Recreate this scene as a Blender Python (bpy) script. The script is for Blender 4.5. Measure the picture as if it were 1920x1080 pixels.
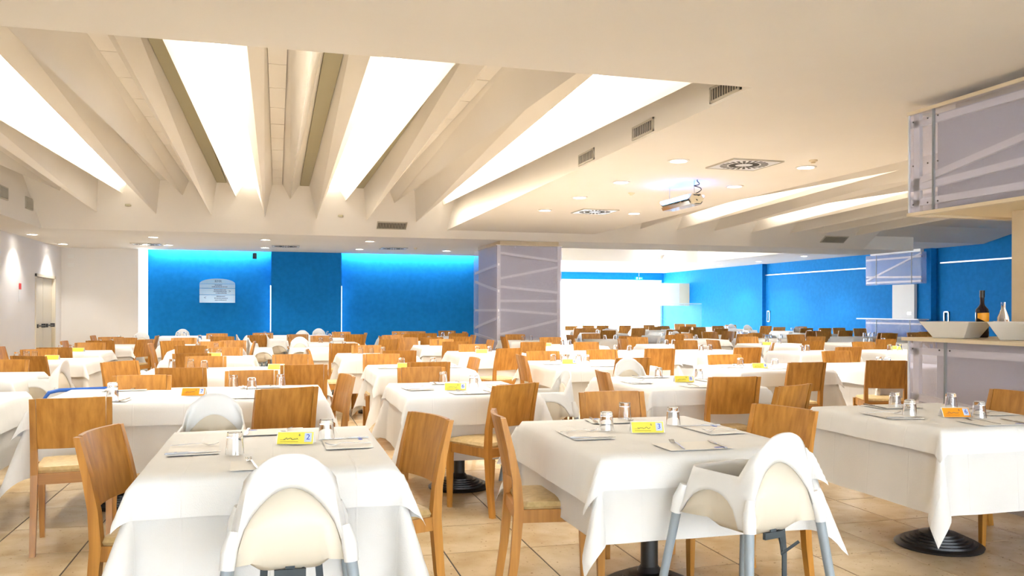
import bpy, bmesh, math, random
from mathutils import Vector, Matrix
random.seed(7)
PI = math.pi
for o in list(bpy.data.objects): bpy.data.objects.remove(o)
SC = bpy.context.scene
COL = SC.collection

# ------------------------------------------------------------------ camera
F_PX, CX, CY, CAM_H = 1584.0, 960.0, 581.0, 1.36
YAW, ROLL = math.radians(15.52), math.radians(0.147)
cam_d = bpy.data.cameras.new('camera'); cam = bpy.data.objects.new('camera', cam_d); COL.objects.link(cam)
cam_d.sensor_width = 36.0; cam_d.lens = F_PX * 36.0 / 1920.0
cam_d.shift_y = (CY - 540.0) / 1920.0
cam_d.clip_start = 0.05; cam_d.clip_end = 300
_r = Vector((math.cos(YAW), -math.sin(YAW), 0)); _f = Vector((math.sin(YAW), math.cos(YAW), 0)); _u = Vector((0, 0, 1))
R3 = _r * math.cos(ROLL) + _u * math.sin(ROLL); U3 = _u * math.cos(ROLL) - _r * math.sin(ROLL)
cam.matrix_world = Matrix(((R3.x, U3.x, -_f.x, 0), (R3.y, U3.y, -_f.y, 0), (R3.z, U3.z, -_f.z, CAM_H), (0, 0, 0, 1)))
SC.camera = cam

def ray(x, y): return _f + R3 * ((x - CX) / F_PX) - U3 * ((y - CY) / F_PX)
def atz(x, y, z):
    d = ray(x, y); t = (z - CAM_H) / d.z
    return Vector((0, 0, CAM_H)) + d * t

# ------------------------------------------------------------------ world, exposure
w = bpy.data.worlds.new('world'); SC.world = w; w.use_nodes = True
bg = w.node_tree.nodes['Background']
bg.inputs[0].default_value = (0.80, 0.90, 1.0, 1); bg.inputs[1].default_value = 13.0
SC.view_settings.view_transform = 'Standard'; SC.view_settings.look = 'None'
SC.view_settings.gamma = 1.0; SC.view_settings.use_curve_mapping = False
SC.view_settings.exposure = 0.95
SLOT_W = 11.5        # brightness of the lit ceiling slots
SPOT_W = 95.0       # watts of each downlight

# ------------------------------------------------------------------ materials
def mat(name, col, rough=0.5, metal=0.0, spec=None, emit=None, estr=0.0, trans=0.0, ior=1.45, alpha=None):
    m = bpy.data.materials.new(name); m.use_nodes = True
    b = m.node_tree.nodes['Principled BSDF']
    b.inputs['Base Color'].default_value = (*col, 1); b.inputs['Roughness'].default_value = rough
    b.inputs['Metallic'].default_value = metal
    if spec is not None: b.inputs['Specular IOR Level'].default_value = spec
    if emit: b.inputs['Emission Color'].default_value = (*emit, 1); b.inputs['Emission Strength'].default_value = estr
    if trans: b.inputs['Transmission Weight'].default_value = trans; b.inputs['IOR'].default_value = ior
    return m
def nodes(m): return m.node_tree.nodes, m.node_tree.links, m.node_tree.nodes['Principled BSDF']
def noise_col(m, c1, c2, scale=(1, 1, 1), nscale=5.0, detail=4.0, lo=0.35, hi=0.65, objrand=0.0, coord='Object', bump=0.0, bscale=None):
    n, l, b = nodes(m)
    tc = n.new('ShaderNodeTexCoord'); mp = n.new('ShaderNodeMapping'); mp.inputs['Scale'].default_value = scale
    l.new(tc.outputs[coord], mp.inputs['Vector'])
    vec = mp.outputs['Vector']
    if objrand:
        oi = n.new('ShaderNodeObjectInfo'); ad = n.new('ShaderNodeVectorMath'); ad.operation = 'ADD'
        ml = n.new('ShaderNodeMath'); ml.operation = 'MULTIPLY'; ml.inputs[1].default_value = 37.0
        l.new(oi.outputs['Random'], ml.inputs[0]); l.new(vec, ad.inputs[0]); l.new(ml.outputs[0], ad.inputs[1]); vec = ad.outputs[0]
    t = n.new('ShaderNodeTexNoise'); t.inputs['Scale'].default_value = nscale; t.inputs['Detail'].default_value = detail
    l.new(vec, t.inputs['Vector'])
    r = n.new('ShaderNodeValToRGB'); r.color_ramp.elements[0].position = lo; r.color_ramp.elements[1].position = hi
    r.color_ramp.elements[0].color = (*c1, 1); r.color_ramp.elements[1].color = (*c2, 1)
    l.new(t.outputs['Fac'], r.inputs['Fac'])
    out = r.outputs['Color']
    if objrand:
        hs = n.new('ShaderNodeHueSaturation'); mr = n.new('ShaderNodeMapRange')
        mr.inputs['To Min'].default_value = 1 - objrand; mr.inputs['To Max'].default_value = 1 + objrand
        l.new(oi.outputs['Random'], mr.inputs['Value']); l.new(mr.outputs[0], hs.inputs['Value']); l.new(out, hs.inputs['Color']); out = hs.outputs['Color']
    l.new(out, b.inputs['Base Color'])
    if bump:
        t2 = n.new('ShaderNodeTexNoise'); t2.inputs['Scale'].default_value = bscale or nscale; t2.inputs['Detail'].default_value = 3
        l.new(vec, t2.inputs['Vector'])
        bp = n.new('ShaderNodeBump'); bp.inputs['Strength'].default_value = bump; bp.inputs['Distance'].default_value = 0.01
        l.new(t2.outputs['Fac'], bp.inputs['Height']); l.new(bp.outputs['Normal'], b.inputs['Normal'])
    return m

M = {}
M['ceil'] = noise_col(mat('ceiling_paint', (.84, .77, .66), .85), (.84, .785, .70), (.87, .82, .74), nscale=.6)
M['white'] = noise_col(mat('wall_white', (.85, .81, .76), .8), (.84, .80, .75), (.87, .83, .79), nscale=.8)
M['blue'] = noise_col(mat('wall_blue', (0, .18, .43), .7, spec=.12), (.004, .185, .52), (.006, .21, .58), nscale=9, bump=.12, bscale=60)
M['oak'] = noise_col(mat('oak', (.5, .24, .06), .38), (.37, .15, .022), (.57, .265, .048), scale=(34, 34, 1.6), nscale=1.0, detail=5, lo=.3, hi=.7, objrand=.13)
M['oakh'] = noise_col(mat('oak_rail', (.5, .24, .06), .38), (.42, .175, .03), (.57, .265, .052), scale=(2, 2, 34), nscale=1.0, detail=5, lo=.3, hi=.7, objrand=.1)
M['vinyl'] = noise_col(mat('seat_vinyl', (.62, .45, .20), .42), (.55, .39, .17), (.66, .49, .23), nscale=40, bump=.05)
M['cloth'] = noise_col(mat('tablecloth', (.86, .84, .80), .9, spec=.2), (.82, .82, .81), (.86, .86, .85), nscale=3, bump=.10, bscale=240)
M['cloth2'] = noise_col(mat('under_cloth', (.84, .80, .74), .9, spec=.2), (.76, .745, .72), (.80, .785, .76), nscale=3, bump=.12, bscale=240)
def crease(m):
    n, l, b = nodes(m); old = b.inputs['Normal'].links[0].from_node
    tc = n.new('ShaderNodeTexCoord'); sp = n.new('ShaderNodeSeparateXYZ'); l.new(tc.outputs['Object'], sp.inputs[0]); last = None
    for i in (0, 1):
        a = n.new('ShaderNodeMath'); a.operation = 'PINGPONG'; a.inputs[1].default_value = .155; l.new(sp.outputs[i], a.inputs[0])
        r = n.new('ShaderNodeMapRange'); r.inputs['From Max'].default_value = .006; l.new(a.outputs[0], r.inputs['Value'])
        if last: mn = n.new('ShaderNodeMath'); mn.operation = 'MINIMUM'; l.new(last, mn.inputs[0]); l.new(r.outputs[0], mn.inputs[1]); last = mn.outputs[0]
        else: last = r.outputs[0]
    bp = n.new('ShaderNodeBump'); bp.invert = True; bp.inputs['Strength'].default_value = .35; bp.inputs['Distance'].default_value = .003
    l.new(last, bp.inputs['Height']); l.new(old.outputs['Normal'], bp.inputs['Normal']); l.new(bp.outputs['Normal'], b.inputs['Normal'])
crease(M['cloth']); crease(M['cloth2'])
M['tile'] = noise_col(mat('floor_tile', (.66, .50, .30), .16), (.62, .46, .26), (.80, .64, .42), nscale=4, detail=8, objrand=.05, coord='Object')
def speckle(m):
    n, l, b = nodes(m); src = b.inputs['Base Color'].links[0].from_socket
    tc = n.new('ShaderNodeTexCoord'); t = n.new('ShaderNodeTexNoise'); t.inputs['Scale'].default_value = 42; t.inputs['Detail'].default_value = 2
    geo = n.new('ShaderNodeNewGeometry'); l.new(geo.outputs['Position'], t.inputs['Vector'])
    r = n.new('ShaderNodeValToRGB'); r.color_ramp.elements[0].position = .66; r.color_ramp.elements[1].position = .74
    r.color_ramp.elements[0].color = (1, 1, 1, 1); r.color_ramp.elements[1].color = (.45, .38, .3, 1); l.new(t.outputs['Fac'], r.inputs['Fac'])
    mx = n.new('ShaderNodeMix'); mx.data_type = 'RGBA'; mx.blend_type = 'MULTIPLY'; mx.inputs['Factor'].default_value = 1
    l.new(src, mx.inputs['A']); l.new(r.outputs['Color'], mx.inputs['B']); l.new(mx.outputs['Result'], b.inputs['Base Color'])
speckle(M['tile'])
M['grout'] = mat('grout', (.07, .06, .05), .9)
M['plastic'] = mat('white_plastic', (.80, .80, .79), .3)
M['cream'] = mat('cream_plastic', (.75, .68, .56), .4)
M['grey'] = mat('grey_tube', (.30, .35, .39), .45)
M['strap'] = mat('strap', (.05, .065, .075), .7)
M['black'] = mat('black_iron', (.012, .012, .013), .38)
M['steel'] = mat('steel', (.42, .42, .43), .25, 1.0)
M['glass'] = mat('glass', (.97, .985, 1), .02, trans=1.0, ior=1.45)
M['yellow'] = mat('card_yellow', (.92, .80, .10), .6)
M['orange'] = mat('card_orange', (1.0, .36, .01), .6)
M['paper'] = mat('paper', (.87, .85, .81), .85)
M['ink'] = mat('ink', (.02, .05, .12), .7)
M['inkblue'] = mat('ink_blue', (.01, .06, .55), .6)
M['palepaper'] = mat('pale_blue_paper', (.62, .72, .9), .7)
M['trim'] = mat('cream_trim', (.80, .68, .46), .5)
M['pillar'] = noise_col(mat('pillar_paint', (.74, .60, .40), .7), (.71, .57, .37), (.76, .62, .42), nscale=5)
M['batten'] = mat('batten', (.93, .91, .89), .6)
M['alu'] = mat('aluminium', (.55, .55, .54), .35, .9)
M['jstrip'] = mat('joint_strip', (.25, .28, .29), .5)
M['vent'] = mat('vent_frame', (.55, .50, .40), .5)
M['dark'] = mat('dark_gap', (.06, .055, .045), .8)
M['lamp'] = mat('lamp_lens', (1, 1, 1), .4, emit=(1, .96, .90), estr=14)
M['slot'] = mat('lit_slot', (1, 1, 1), .5, emit=(1, .95, .87), estr=SLOT_W)
M['cove'] = mat('cove_strip', (1, 1, 1), .5, emit=(.9, .96, 1), estr=65)
M['tube'] = mat('light_tube', (1, 1, 1), .5, emit=(.9, .96, 1), estr=2.5)
M['tubew'] = mat('warm_light_tube', (1, 1, 1), .5, emit=(1, .93, .74), estr=7)
M['uv'] = mat('uv_tube', (.4, .6, 1), .3, emit=(.08, .28, 1), estr=13)
M['chrome'] = mat('chrome', (.85, .87, .9), .08, 1.0)
M['door'] = mat('door_paint', (.78, .70, .55), .5)
M['red'] = mat('red_sign', (.8, .05, .04), .5)
M['green'] = mat('exit_green', (0, .45, .28), .5, emit=(0, .6, .4), estr=1.2)
M['frame'] = mat('window_frame', (.85, .88, .9), .5)
M['porcelain'] = mat('porcelain', (.84, .80, .73), .12)
M['bottle'] = mat('dark_bottle', (.015, .006, .012), .08)
M['label'] = mat('bottle_label', (.95, .42, .02), .5)
M['food'] = noise_col(mat('pastry', (.25, .08, .02), .7), (.15, .04, .01), (.40, .15, .04), nscale=40)
M['cork'] = mat('cork_board', (.8, .8, .8), .7)
M['ground'] = mat('terrace', (.8, .8, .8), .9)
M['leaf'] = mat('leaf', (.05, .25, .28), .7)
M['bluerim'] = mat('blue_rim', (.01, .12, .55), .35)
M['counter'] = mat('counter_top', (.80, .68, .48), .35)
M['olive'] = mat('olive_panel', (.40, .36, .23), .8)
# frosted sign glass
M['signglass'] = mat('sign_glass', (.20, .36, .52), .10)
def poly_mat(name, col, fac):
    m = bpy.data.materials.new(name); m.use_nodes = True; n, l, b = nodes(m)
    b.inputs['Base Color'].default_value = (*col, 1); b.inputs['Roughness'].default_value = .28
    tc = n.new('ShaderNodeTexCoord'); sp = n.new('ShaderNodeSeparateXYZ'); ad = n.new('ShaderNodeMath'); ad.operation = 'ADD'
    l.new(tc.outputs['Object'], sp.inputs[0]); l.new(sp.outputs[0], ad.inputs[0]); l.new(sp.outputs[1], ad.inputs[1])
    mu = n.new('ShaderNodeMath'); mu.operation = 'MULTIPLY'; mu.inputs[1].default_value = 2 * PI / .011
    sn = n.new('ShaderNodeMath'); sn.operation = 'SINE'; l.new(ad.outputs[0], mu.inputs[0]); l.new(mu.outputs[0], sn.inputs[0])
    bp = n.new('ShaderNodeBump'); bp.inputs['Strength'].default_value = .25; bp.inputs['Distance'].default_value = .002
    l.new(sn.outputs[0], bp.inputs['Height']); l.new(bp.outputs['Normal'], b.inputs['Normal'])
    tr = n.new('ShaderNodeBsdfTransparent'); tr.inputs[0].default_value = (.95, .95, 1, 1)
    tl = n.new('ShaderNodeBsdfTranslucent'); tl.inputs[0].default_value = (*col, 1)
    mx0 = n.new('ShaderNodeMixShader'); mx0.inputs[0].default_value = .35; l.new(b.outputs[0], mx0.inputs[1]); l.new(tl.outputs[0], mx0.inputs[2])
    mx = n.new('ShaderNodeMixShader'); mx.inputs[0].default_value = fac
    l.new(mx0.outputs[0], mx.inputs[1]); l.new(tr.outputs[0], mx.inputs[2])
    l.new(mx.outputs[0], n['Material Output'].inputs['Surface'])
    return m
M['poly'] = poly_mat('polycarbonate', (.92, .90, .93), .76)
M['core'] = mat('inner_core', (.62, .60, .63), .9)
def thin_glass(name, fac):
    m = bpy.data.materials.new(name); m.use_nodes = True; n, l, b = nodes(m)
    b.inputs['Base Color'].default_value = (.85, .93, 1, 1); b.inputs['Roughness'].default_value = .05
    tr = n.new('ShaderNodeBsdfTransparent'); mx = n.new('ShaderNodeMixShader'); mx.inputs[0].default_value = fac
    l.new(b.outputs[0], mx.inputs[1]); l.new(tr.outputs[0], mx.inputs[2]); l.new(mx.outputs[0], n['Material Output'].inputs['Surface'])
    return m
M['pane'] = thin_glass('window_pane', .9)

# ------------------------------------------------------------------ mesh helpers
class MB:
    def __init__(s): s.v = []; s.f = []
    def add(s, vs, fs):
        k = len(s.v); s.v += [tuple(v) for v in vs]; s.f += [tuple(i + k for i in f) for f in fs]; return s
    def box(s, x0, x1, y0, y1, z0, z1):
        return s.add([(x0, y0, z0), (x1, y0, z0), (x1, y1, z0), (x0, y1, z0), (x0, y0, z1), (x1, y0, z1), (x1, y1, z1), (x0, y1, z1)],
                     [(0, 3, 2, 1), (4, 5, 6, 7), (0, 1, 5, 4), (1, 2, 6, 5), (2, 3, 7, 6), (3, 0, 4, 7)])
    def loft(s, rings, cap0=True, cap1=True, closed=True):
        n = len(rings[0]); vs = [p for r in rings for p in r]; fs = []
        for i in range(len(rings) - 1):
            for j in range(n if closed else n - 1):
                a = i * n + j; b = i * n + (j + 1) % n
                fs.append((a, b, b + n, a + n))
        if cap0: fs.append(tuple(range(n - 1, -1, -1)))
        if cap1: fs.append(tuple(range((len(rings) - 1) * n, len(rings) * n)))
        return s.add(vs, fs)
    def lathe(s, prof, seg=20, c=(0, 0, 0), cap0=True, cap1=True):
        rings = [[(c[0] + r * math.cos(2 * PI * j / seg), c[1] + r * math.sin(2 * PI * j / seg), c[2] + z) for j in range(seg)] for r, z in prof]
        return s.loft(rings, cap0, cap1)
    def tube(s, pts, r, seg=6):
        rings = []
        pts = [Vector(p) for p in pts]
        for i, p in enumerate(pts):
            d = (pts[min(i + 1, len(pts) - 1)] - pts[max(i - 1, 0)]).normalized()
            a = d.orthogonal().normalized() if i == 0 else (a - d * a.dot(d)).normalized()
            b = d.cross(a); rr = r[i] if isinstance(r, (list, tuple)) else r
            rings.append([tuple(p + a * rr * math.cos(2 * PI * j / seg) + b * rr * math.sin(2 * PI * j / seg)) for j in range(seg)])
        return s.loft(rings)
    def bar(s, p0, p1, w0, d0, w1=None, d1=None):   # square section, axis mostly vertical
        w1 = w1 or w0; d1 = d1 or d0
        r = lambda p, a, b: [(p[0] - a / 2, p[1] - b / 2, p[2]), (p[0] + a / 2, p[1] - b / 2, p[2]), (p[0] + a / 2, p[1] + b / 2, p[2]), (p[0] - a / 2, p[1] + b / 2, p[2])]
        return s.loft([r(p0, w0, d0), r(p1, w1, d1)])
    def mesh(s, name, m, smooth=False):
        me = bpy.data.meshes.new(name); me.from_pydata(s.v, [], s.f); me.update()
        bm = bmesh.new(); bm.from_mesh(me); bmesh.ops.recalc_face_normals(bm, faces=bm.faces); bm.to_mesh(me); bm.free()
        me.materials.append(M[m] if isinstance(m, str) else m)
        if smooth:
            for p in me.polygons: p.use_smooth = True
            try: me.set_sharp_from_angle(angle=math.radians(40))
            except Exception: pass
        return me
def put(name, me, parent=None, loc=(0, 0, 0), rz=0.0):
    o = bpy.data.objects.new(name, me); COL.objects.link(o); o.parent = parent; o.location = loc; o.rotation_euler = (0, 0, rz)
    return o
def part(name, mb, m, parent=None, smooth=False, bevel=0.0, loc=(0, 0, 0), rz=0.0):
    o = put(name, mb.mesh(name, m, smooth), parent, loc, rz)
    if bevel:
        b = o.modifiers.new('bevel', 'BEVEL'); b.width = bevel; b.segments = 2; b.limit_method = 'ANGLE'
    return o
def tag(o, label, cat, group=None):
    o['label'] = label; o['category'] = cat
    if group: o['group'] = group
    return o
def empty(name, loc, rz, label, cat, group=None):
    o = put(name, None, None, loc, rz); o.empty_display_size = .1
    return tag(o, label, cat, group)
def struct(name, mb, m, label=None):
    o = part(name, mb, m); o['kind'] = 'structure'
    if label: o['label'] = label
    return o
ORD = ['first', 'second', 'third', 'fourth', 'fifth', 'sixth', 'seventh', 'eighth', 'ninth', 'tenth', 'eleventh', 'twelfth']

# ------------------------------------------------------------------ room shell
XL, XR = -4.9, 17.0
YB, YF = -6.5, 35.0
ZS, ZL, ZT, ZR = 2.95, 2.80, 3.60, 3.04     # flat ceiling, low back ceiling, slot level, right strip
YS = 5.35                                    # front soffit edge
YLOW = 16.84
def yplane(z): return YLOW - (z - ZL) * (1.24 / .8)

floor = struct('floor', MB().box(XL - .2, XR + .2, YB - .2, YF + .2, -.12, -.004), 'grout', 'beige polished stone tile floor with dark joints')
PX, PY, X0T, Y0T = .4925, .587, .905, 5.22
tiles = []
for i in range(-13, 34):
    for j in range(-21, 52):
        x0 = X0T + i * PX; y0 = Y0T + j * PY
        if x0 + PX < XL or x0 > XR or y0 + PY < YB or y0 > YF: continue
        c = Vector((x0 + PX / 2, y0 + PY / 2, 0)); q = c - Vector((0, 0, CAM_H))
        zc = q.dot(_f); vis = 0
        if zc > 1:
            px = CX + F_PX * q.dot(R3) / zc; py = CY - F_PX * q.dot(U3) / zc
            if -120 < px < 2040 and py < 1180: vis = 1
        tiles.append((0 if vis else 1, zc if vis else abs(zc), x0, y0))
tiles.sort()
g = .0045
tile_me = MB().box(g, PX - g, g, PY - g, -.012, 0).mesh('tile', 'tile')
rest = MB()
for k, (v, zc, x0, y0) in enumerate(tiles):
    if k < 300: put('tile', tile_me, floor, (x0, y0, 0))
    else: rest.box(x0 + g, x0 + PX - g, y0 + g, y0 + PY - g, -.012, 0)
o = part('tile_field', rest, 'tile', floor); o['kind'] = 'stuff'

# walls
struct('wall_left', MB().box(XL - .2, XL, YB, 19.8, 0, 3.7).box(XL - .2, XL, 21.35, 22.0, 0, 3.7).box(XL - .2, XL, 19.8, 21.35, 2.06, 3.7), 'white', 'white side wall with an emergency door')
struct('wall_back', MB().box(XL, -3.22, 21.97, 22.3, 0, 3.1), 'white', 'white end wall beside the blue feature wall')
struct('wall_back', MB().box(-3.05, 5.9, 22.25, 22.45, 0, 3.2), 'blue', 'deep blue feature wall washed from above')
struct('wall_back', MB().box(-3.4, -3.0, 22.42, 22.47, 0, 3.1), 'white')
struct('baseboard_back', MB().box(-3.05, 5.9, 22.235, 22.25, 0, .09), 'white')
struct('wall_back', MB().box(-.15, 1.57, 21.9, 22.25, 0, 2.8), 'blue', 'blue pilaster between two thin light lines')
struct('wall_right', MB().box(XR, XR + .2, YB, YF, 0, 3.7).box(XR - .18, XR, 26.9, YF, 0, ZR).box(XR - .18, XR, 18.75, 21.3, 0, ZR), 'blue', 'long blue wall with sliding doors')
# wall behind the far side of the blue wall, closing the back room
struct('wall_back', MB().box(5.75, 5.9, 22.45, YF, 0, .4).box(5.75, 5.9, 22.45, YF, 2.5, 3.7).box(5.75, 5.9, 22.45, 23.2, .4, 2.5).box(5.75, 5.9, 34.4, YF, .4, 2.5), 'white')
w3 = struct('added_window', MB().box(5.78, 5.86, 23.2, 34.4, .4, .46).box(5.78, 5.86, 23.2, 34.4, 2.44, 2.5), 'frame')  # unseen side windows, added to light the far room and right wall
for i in range(7):
    part('mullion', MB().box(5.78, 5.86, 23.2 + i * 1.6 - .03, 23.2 + i * 1.6 + .03, .46, 2.44), 'frame', w3)
    part('pane', MB().box(5.815, 5.822, 23.23 + i * 1.6, 23.2 + i * 1.6 + 1.57, .46, 2.44), 'pane', w3)
# far window wall
struct('wall_far', MB().box(5.9, XR, YF, YF + .2, 2.72, 3.7).box(16.75, XR, YF, YF + .2, 0, 2.72), 'blue', 'blue band above the far windows')
# wall behind the camera with windows
wf = MB().box(XL, XR, YB - .2, YB, 0, .8).box(XL, XR, YB - .2, YB, 2.3, 3.7)
for i in range(9): wf.box(XL + i * 2.7, XL + i * 2.7 + (.6 if i < 7 else 2.7), YB - .2, YB, .5, 2.6)
struct('wall_front', wf, 'white')

# ceilings
struct('ceiling', MB().box(XL, XR, YB, YS, ZS, 3.75), 'ceil', 'plain cream soffit over the front of the room')
struct('ceiling', MB().box(3.26, 6.4, YS, yplane(ZS), ZS, 3.75), 'ceil', 'flat cream ceiling with round downlights')
struct('ceiling', MB().box(XL, -4.07, YS, YLOW, ZL, 3.75), 'ceil')
struct('ceiling', MB().box(13.2, XR, YS, 17.2, 3.29, 3.75), 'ceil')
struct('trim_5', MB().add([(13.2, 16.0, 3.29), (XR, 16.0, 3.29), (XR, 17.2, ZR), (13.2, 17.2, ZR), (13.2, 17.2, 3.29), (XR, 17.2, 3.29)], [(0, 1, 2, 3), (0, 3, 4), (1, 5, 2), (3, 2, 5, 4), (0, 4, 5, 1)]), 'ceil')
struct('ceiling', MB().box(XL, 5.9, YLOW, 22.05, ZL, ZL + .08), 'ceil', 'low ceiling strip before the blue wall')
struct('ceiling', MB().box(XL, 5.9, YLOW, 22.45, 3.2, 3.75), 'ceil')
struct('ceiling', MB().box(5.9, 14.6, YLOW, 18.6, ZL, 3.75), 'ceil')
struct('ceiling', MB().box(5.9, 14.3, 18.6, 27, 3.5, 3.75), 'white')
struct('ceiling', MB().box(5.9, XR, 27, YF, ZR, 3.75), 'white')
struct('ceiling', MB().box(14.3, XR, 17.2, 27, ZR, 3.75), 'white')
struct('ceiling', MB().box(-4.07, 3.26, YS, YLOW, ZT + .02, 3.75), 'ceil')
struct('ceiling', MB().box(6.4, 13.2, YS, YLOW, ZT + .02, 3.75), 'ceil')
def incl(x0, x1, ztop):
    yb = yplane(ztop)
    return MB().add([(x0, YLOW, ZL), (x1, YLOW, ZL), (x1, yb, ztop), (x0, yb, ztop), (x0, YLOW, ztop), (x1, YLOW, ztop)],
                    [(0, 1, 2, 3), (0, 3, 4), (1, 5, 2), (3, 2, 5, 4), (0, 4, 5, 1)])
fascia = struct('trim_1', incl(-4.07, 3.26, ZT + .02), 'ceil', 'sloping end face of the pleated ceiling')
struct('trim_2', incl(3.26, 6.4, ZS), 'ceil')
fascia2 = struct('trim_3', incl(6.4, 13.2, ZT + .02), 'ceil', 'sloping end face of the right-hand pleated ceiling')
struct('trim_4', MB().box(XL, -4.07, YLOW - .001, YLOW, ZL, ZL + .3), 'ceil')

# pleated ceilings
def pleats(name, ridges, x0, x1, lit, label, olive=()):
    root = struct(name, MB().box(x0, x1, YS, yplane(ZT), ZT + .004, ZT + .02), 'ceil', label)
    hw = .08; cuts = []
    for (a, ka), (b, kb) in zip(ridges[:-1], ridges[1:]): cuts.append((a + b) / 2)
    for i, (x, kind) in enumerate(ridges):
        xl = cuts[i - 1] + hw if i else x0; xr = cuts[i] - hw if i < len(cuts) else x1
        zf, zb = (3.43, 3.07) if kind == 'b' else (3.09, 3.37)
        yb = yplane(zb); yt = yplane(ZT)
        mb = MB().add([(xl, YS, ZT), (xr, YS, ZT), (x, YS, zf), (xl, yt, ZT), (xr, yt, ZT), (x, yb, zb)],
                      [(0, 1, 2), (3, 5, 4), (0, 2, 5, 3), (1, 4, 5, 2), (0, 3, 4, 1)])
        part('ceiling_fin', mb, 'ceil', root)
    L = yplane(ZT) - YS; n = 12
    for i, c in enumerate(cuts):
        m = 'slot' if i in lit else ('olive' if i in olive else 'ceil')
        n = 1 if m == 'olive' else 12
        for k in range(n):
            y0 = YS + L * k / n; y1 = YS + L * (k + 1) / n
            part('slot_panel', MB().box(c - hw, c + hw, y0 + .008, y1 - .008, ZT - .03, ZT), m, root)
    return root
R1 = [(-3.58, 's'), (-3.09, 'b'), (-2.6, 's'), (-2.11, 'b'), (-1.62, 's'), (-1.17, 'b'), (-.72, 's'), (-.23, 'b'), (.22, 's'), (.71, 'b'), (1.21, 's'), (1.65, 'b'), (2.12, 's'), (2.61, 'b'), (3.06, 's')]
pleats('ceiling', R1, -4.07, 3.26, {2, 6, 9, 13}, 'pleated cream ceiling with bright light slots between fins', {5, 8, 10})
R2 = [(6.75, 's'), (7.36, 'b'), (7.8, 's'), (8.2, 'b'), (8.65, 's'), (9.08, 'b'), (9.55, 's'), (10.0, 'b'), (10.5, 's'), (10.95, 'b'), (11.3, 's'), (11.7, 'b'), (12.2, 's'), (12.65, 'b')]
pleats('ceiling', R2, 6.4, 13.2, {2, 6}, 'second pleated ceiling with light slots on the right')

# far windows
win = struct('window_1', MB().box(5.9, 16.75, YF + .02, YF + .1, 2.62, 2.72).box(5.9, 16.75, YF + .02, YF + .1, 0, .12), 'frame', 'wide bright window wall at the far end')
for i in range(8):
    xa = 5.9 + i * 1.356; part('mullion', MB().box(xa - .03, xa + .03, YF + .02, YF + .1, .12, 2.62), 'frame', win)
    part('pane', MB().box(xa + .03, xa + 1.326, YF + .055, YF + .062, .12, 2.62), 'pane', win)
win2 = struct('window_2', MB().box(XL, XR, YB - .12, YB - .06, .5, .58).box(XL, XR, YB - .12, YB - .06, 2.52, 2.6), 'frame')
for i in range(8):
    xa = XL + i * 2.7 + .25; part('pane', MB().box(xa, xa + 2.45, YB - .1, YB - .094, .58, 2.52), 'pane', win2)
struct('ground', MB().box(-60, 80, YF + .3, 160, -.3, -.15), 'ground')
# ------------------------------------------------------------------ lamps
def spot(loc, watts, size=110, parent=None, col=(1, .97, .93)):
    d = bpy.data.lights.new('downlight_beam', 'SPOT'); d.energy = watts; d.spot_size = math.radians(size); d.spot_blend = .6
    d.color = col; d.shadow_soft_size = .06
    o = bpy.data.objects.new('downlight_beam', d); COL.objects.link(o); o.parent = parent; o.location = loc
    return o
ring_me = MB().lathe([(.115, 0), (.115, -.008), (.09, -.012), (.088, .0)], 24, cap0=False, cap1=False).mesh('trim_ring', 'white', True)
lens_me = MB().lathe([(.088, -.004), (.0, -.0041)], 24, cap1=False).mesh('lens', 'lamp')
def downlight(x, y, z, label, watts=SPOT_W, grp='recessed ceiling downlights'):
    r = empty('downlight', (x, y, z), 0, label, 'downlight', grp)
    put('trim_ring', ring_me, r); put('lens', lens_me, r); spot((0, 0, -.03), watts, parent=r)
for i, y in enumerate((8.17, 9.73, 11.22, 12.82)): downlight(4.1, y, ZS, f'round white downlight, {ORD[i]} from the front in the long ceiling row')
for i, y in enumerate((8.14, 9.65, 12.81)): downlight(5.63, y, ZS, ['round white downlight right of the large square air diffuser', 'round white downlight beside the hanging insect trap', 'round white downlight beside the small far square diffuser'][i])
for x, y, l in ((-2.39, 18.17, 'front downlight above left part of blue wall'), (-.24, 18.16, 'front downlight before the blue pilaster left edge'), (-2.37, 20.33, 'rear downlight touching the leftmost square diffuser'), (-.28, 20.52, 'rear downlight beside the blue pilaster top'),
                (1.87, 17.93, 'front downlight right of the blue pilaster'), (1.88, 20.38, 'rear downlight right of the blue pilaster'), (3.97, 20.29, 'rear downlight nearest the translucent column'), (-4.57, 18.22, 'downlight grazing the white wall, nearer one'), (-4.58, 20.7, 'downlight grazing the white wall above the door')):
    downlight(x, y, ZL, l, 42)
for i, (x, y) in enumerate(((15.61, 22.63), (15.85, 25.56), (15.8, 28.1))): downlight(x, y, ZR, f'downlight along the far right blue wall, {ORD[i]} from front', 90)
# coves of the blue wall
for x0, x1, l in ((-3.0, -.2, 'hidden light strip above the left blue wall'), (1.62, 5.2, 'hidden light strip above the right blue wall')):
    tag(part('cove_light', MB().box(x0, x1, 22.09, 22.13, 2.93, 2.96), 'cove'), l, 'light strip')
tag(part('light_tube', MB().box(-.176, -.157, 22.1, 22.14, .05, 1.96), 'tube'), 'thin white light line left of the blue pilaster', 'light tube')
tag(part('light_tube', MB().box(1.577, 1.596, 22.1, 22.14, .05, 1.96), 'tube'), 'thin white light line right of the blue pilaster', 'light tube')
tag(part('light_tube', MB().box(-3.2, -3.06, 22.36, 22.40, .05, 2.75), 'tubew'), 'tall warm light strip at the blue wall left end', 'light tube')

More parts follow.
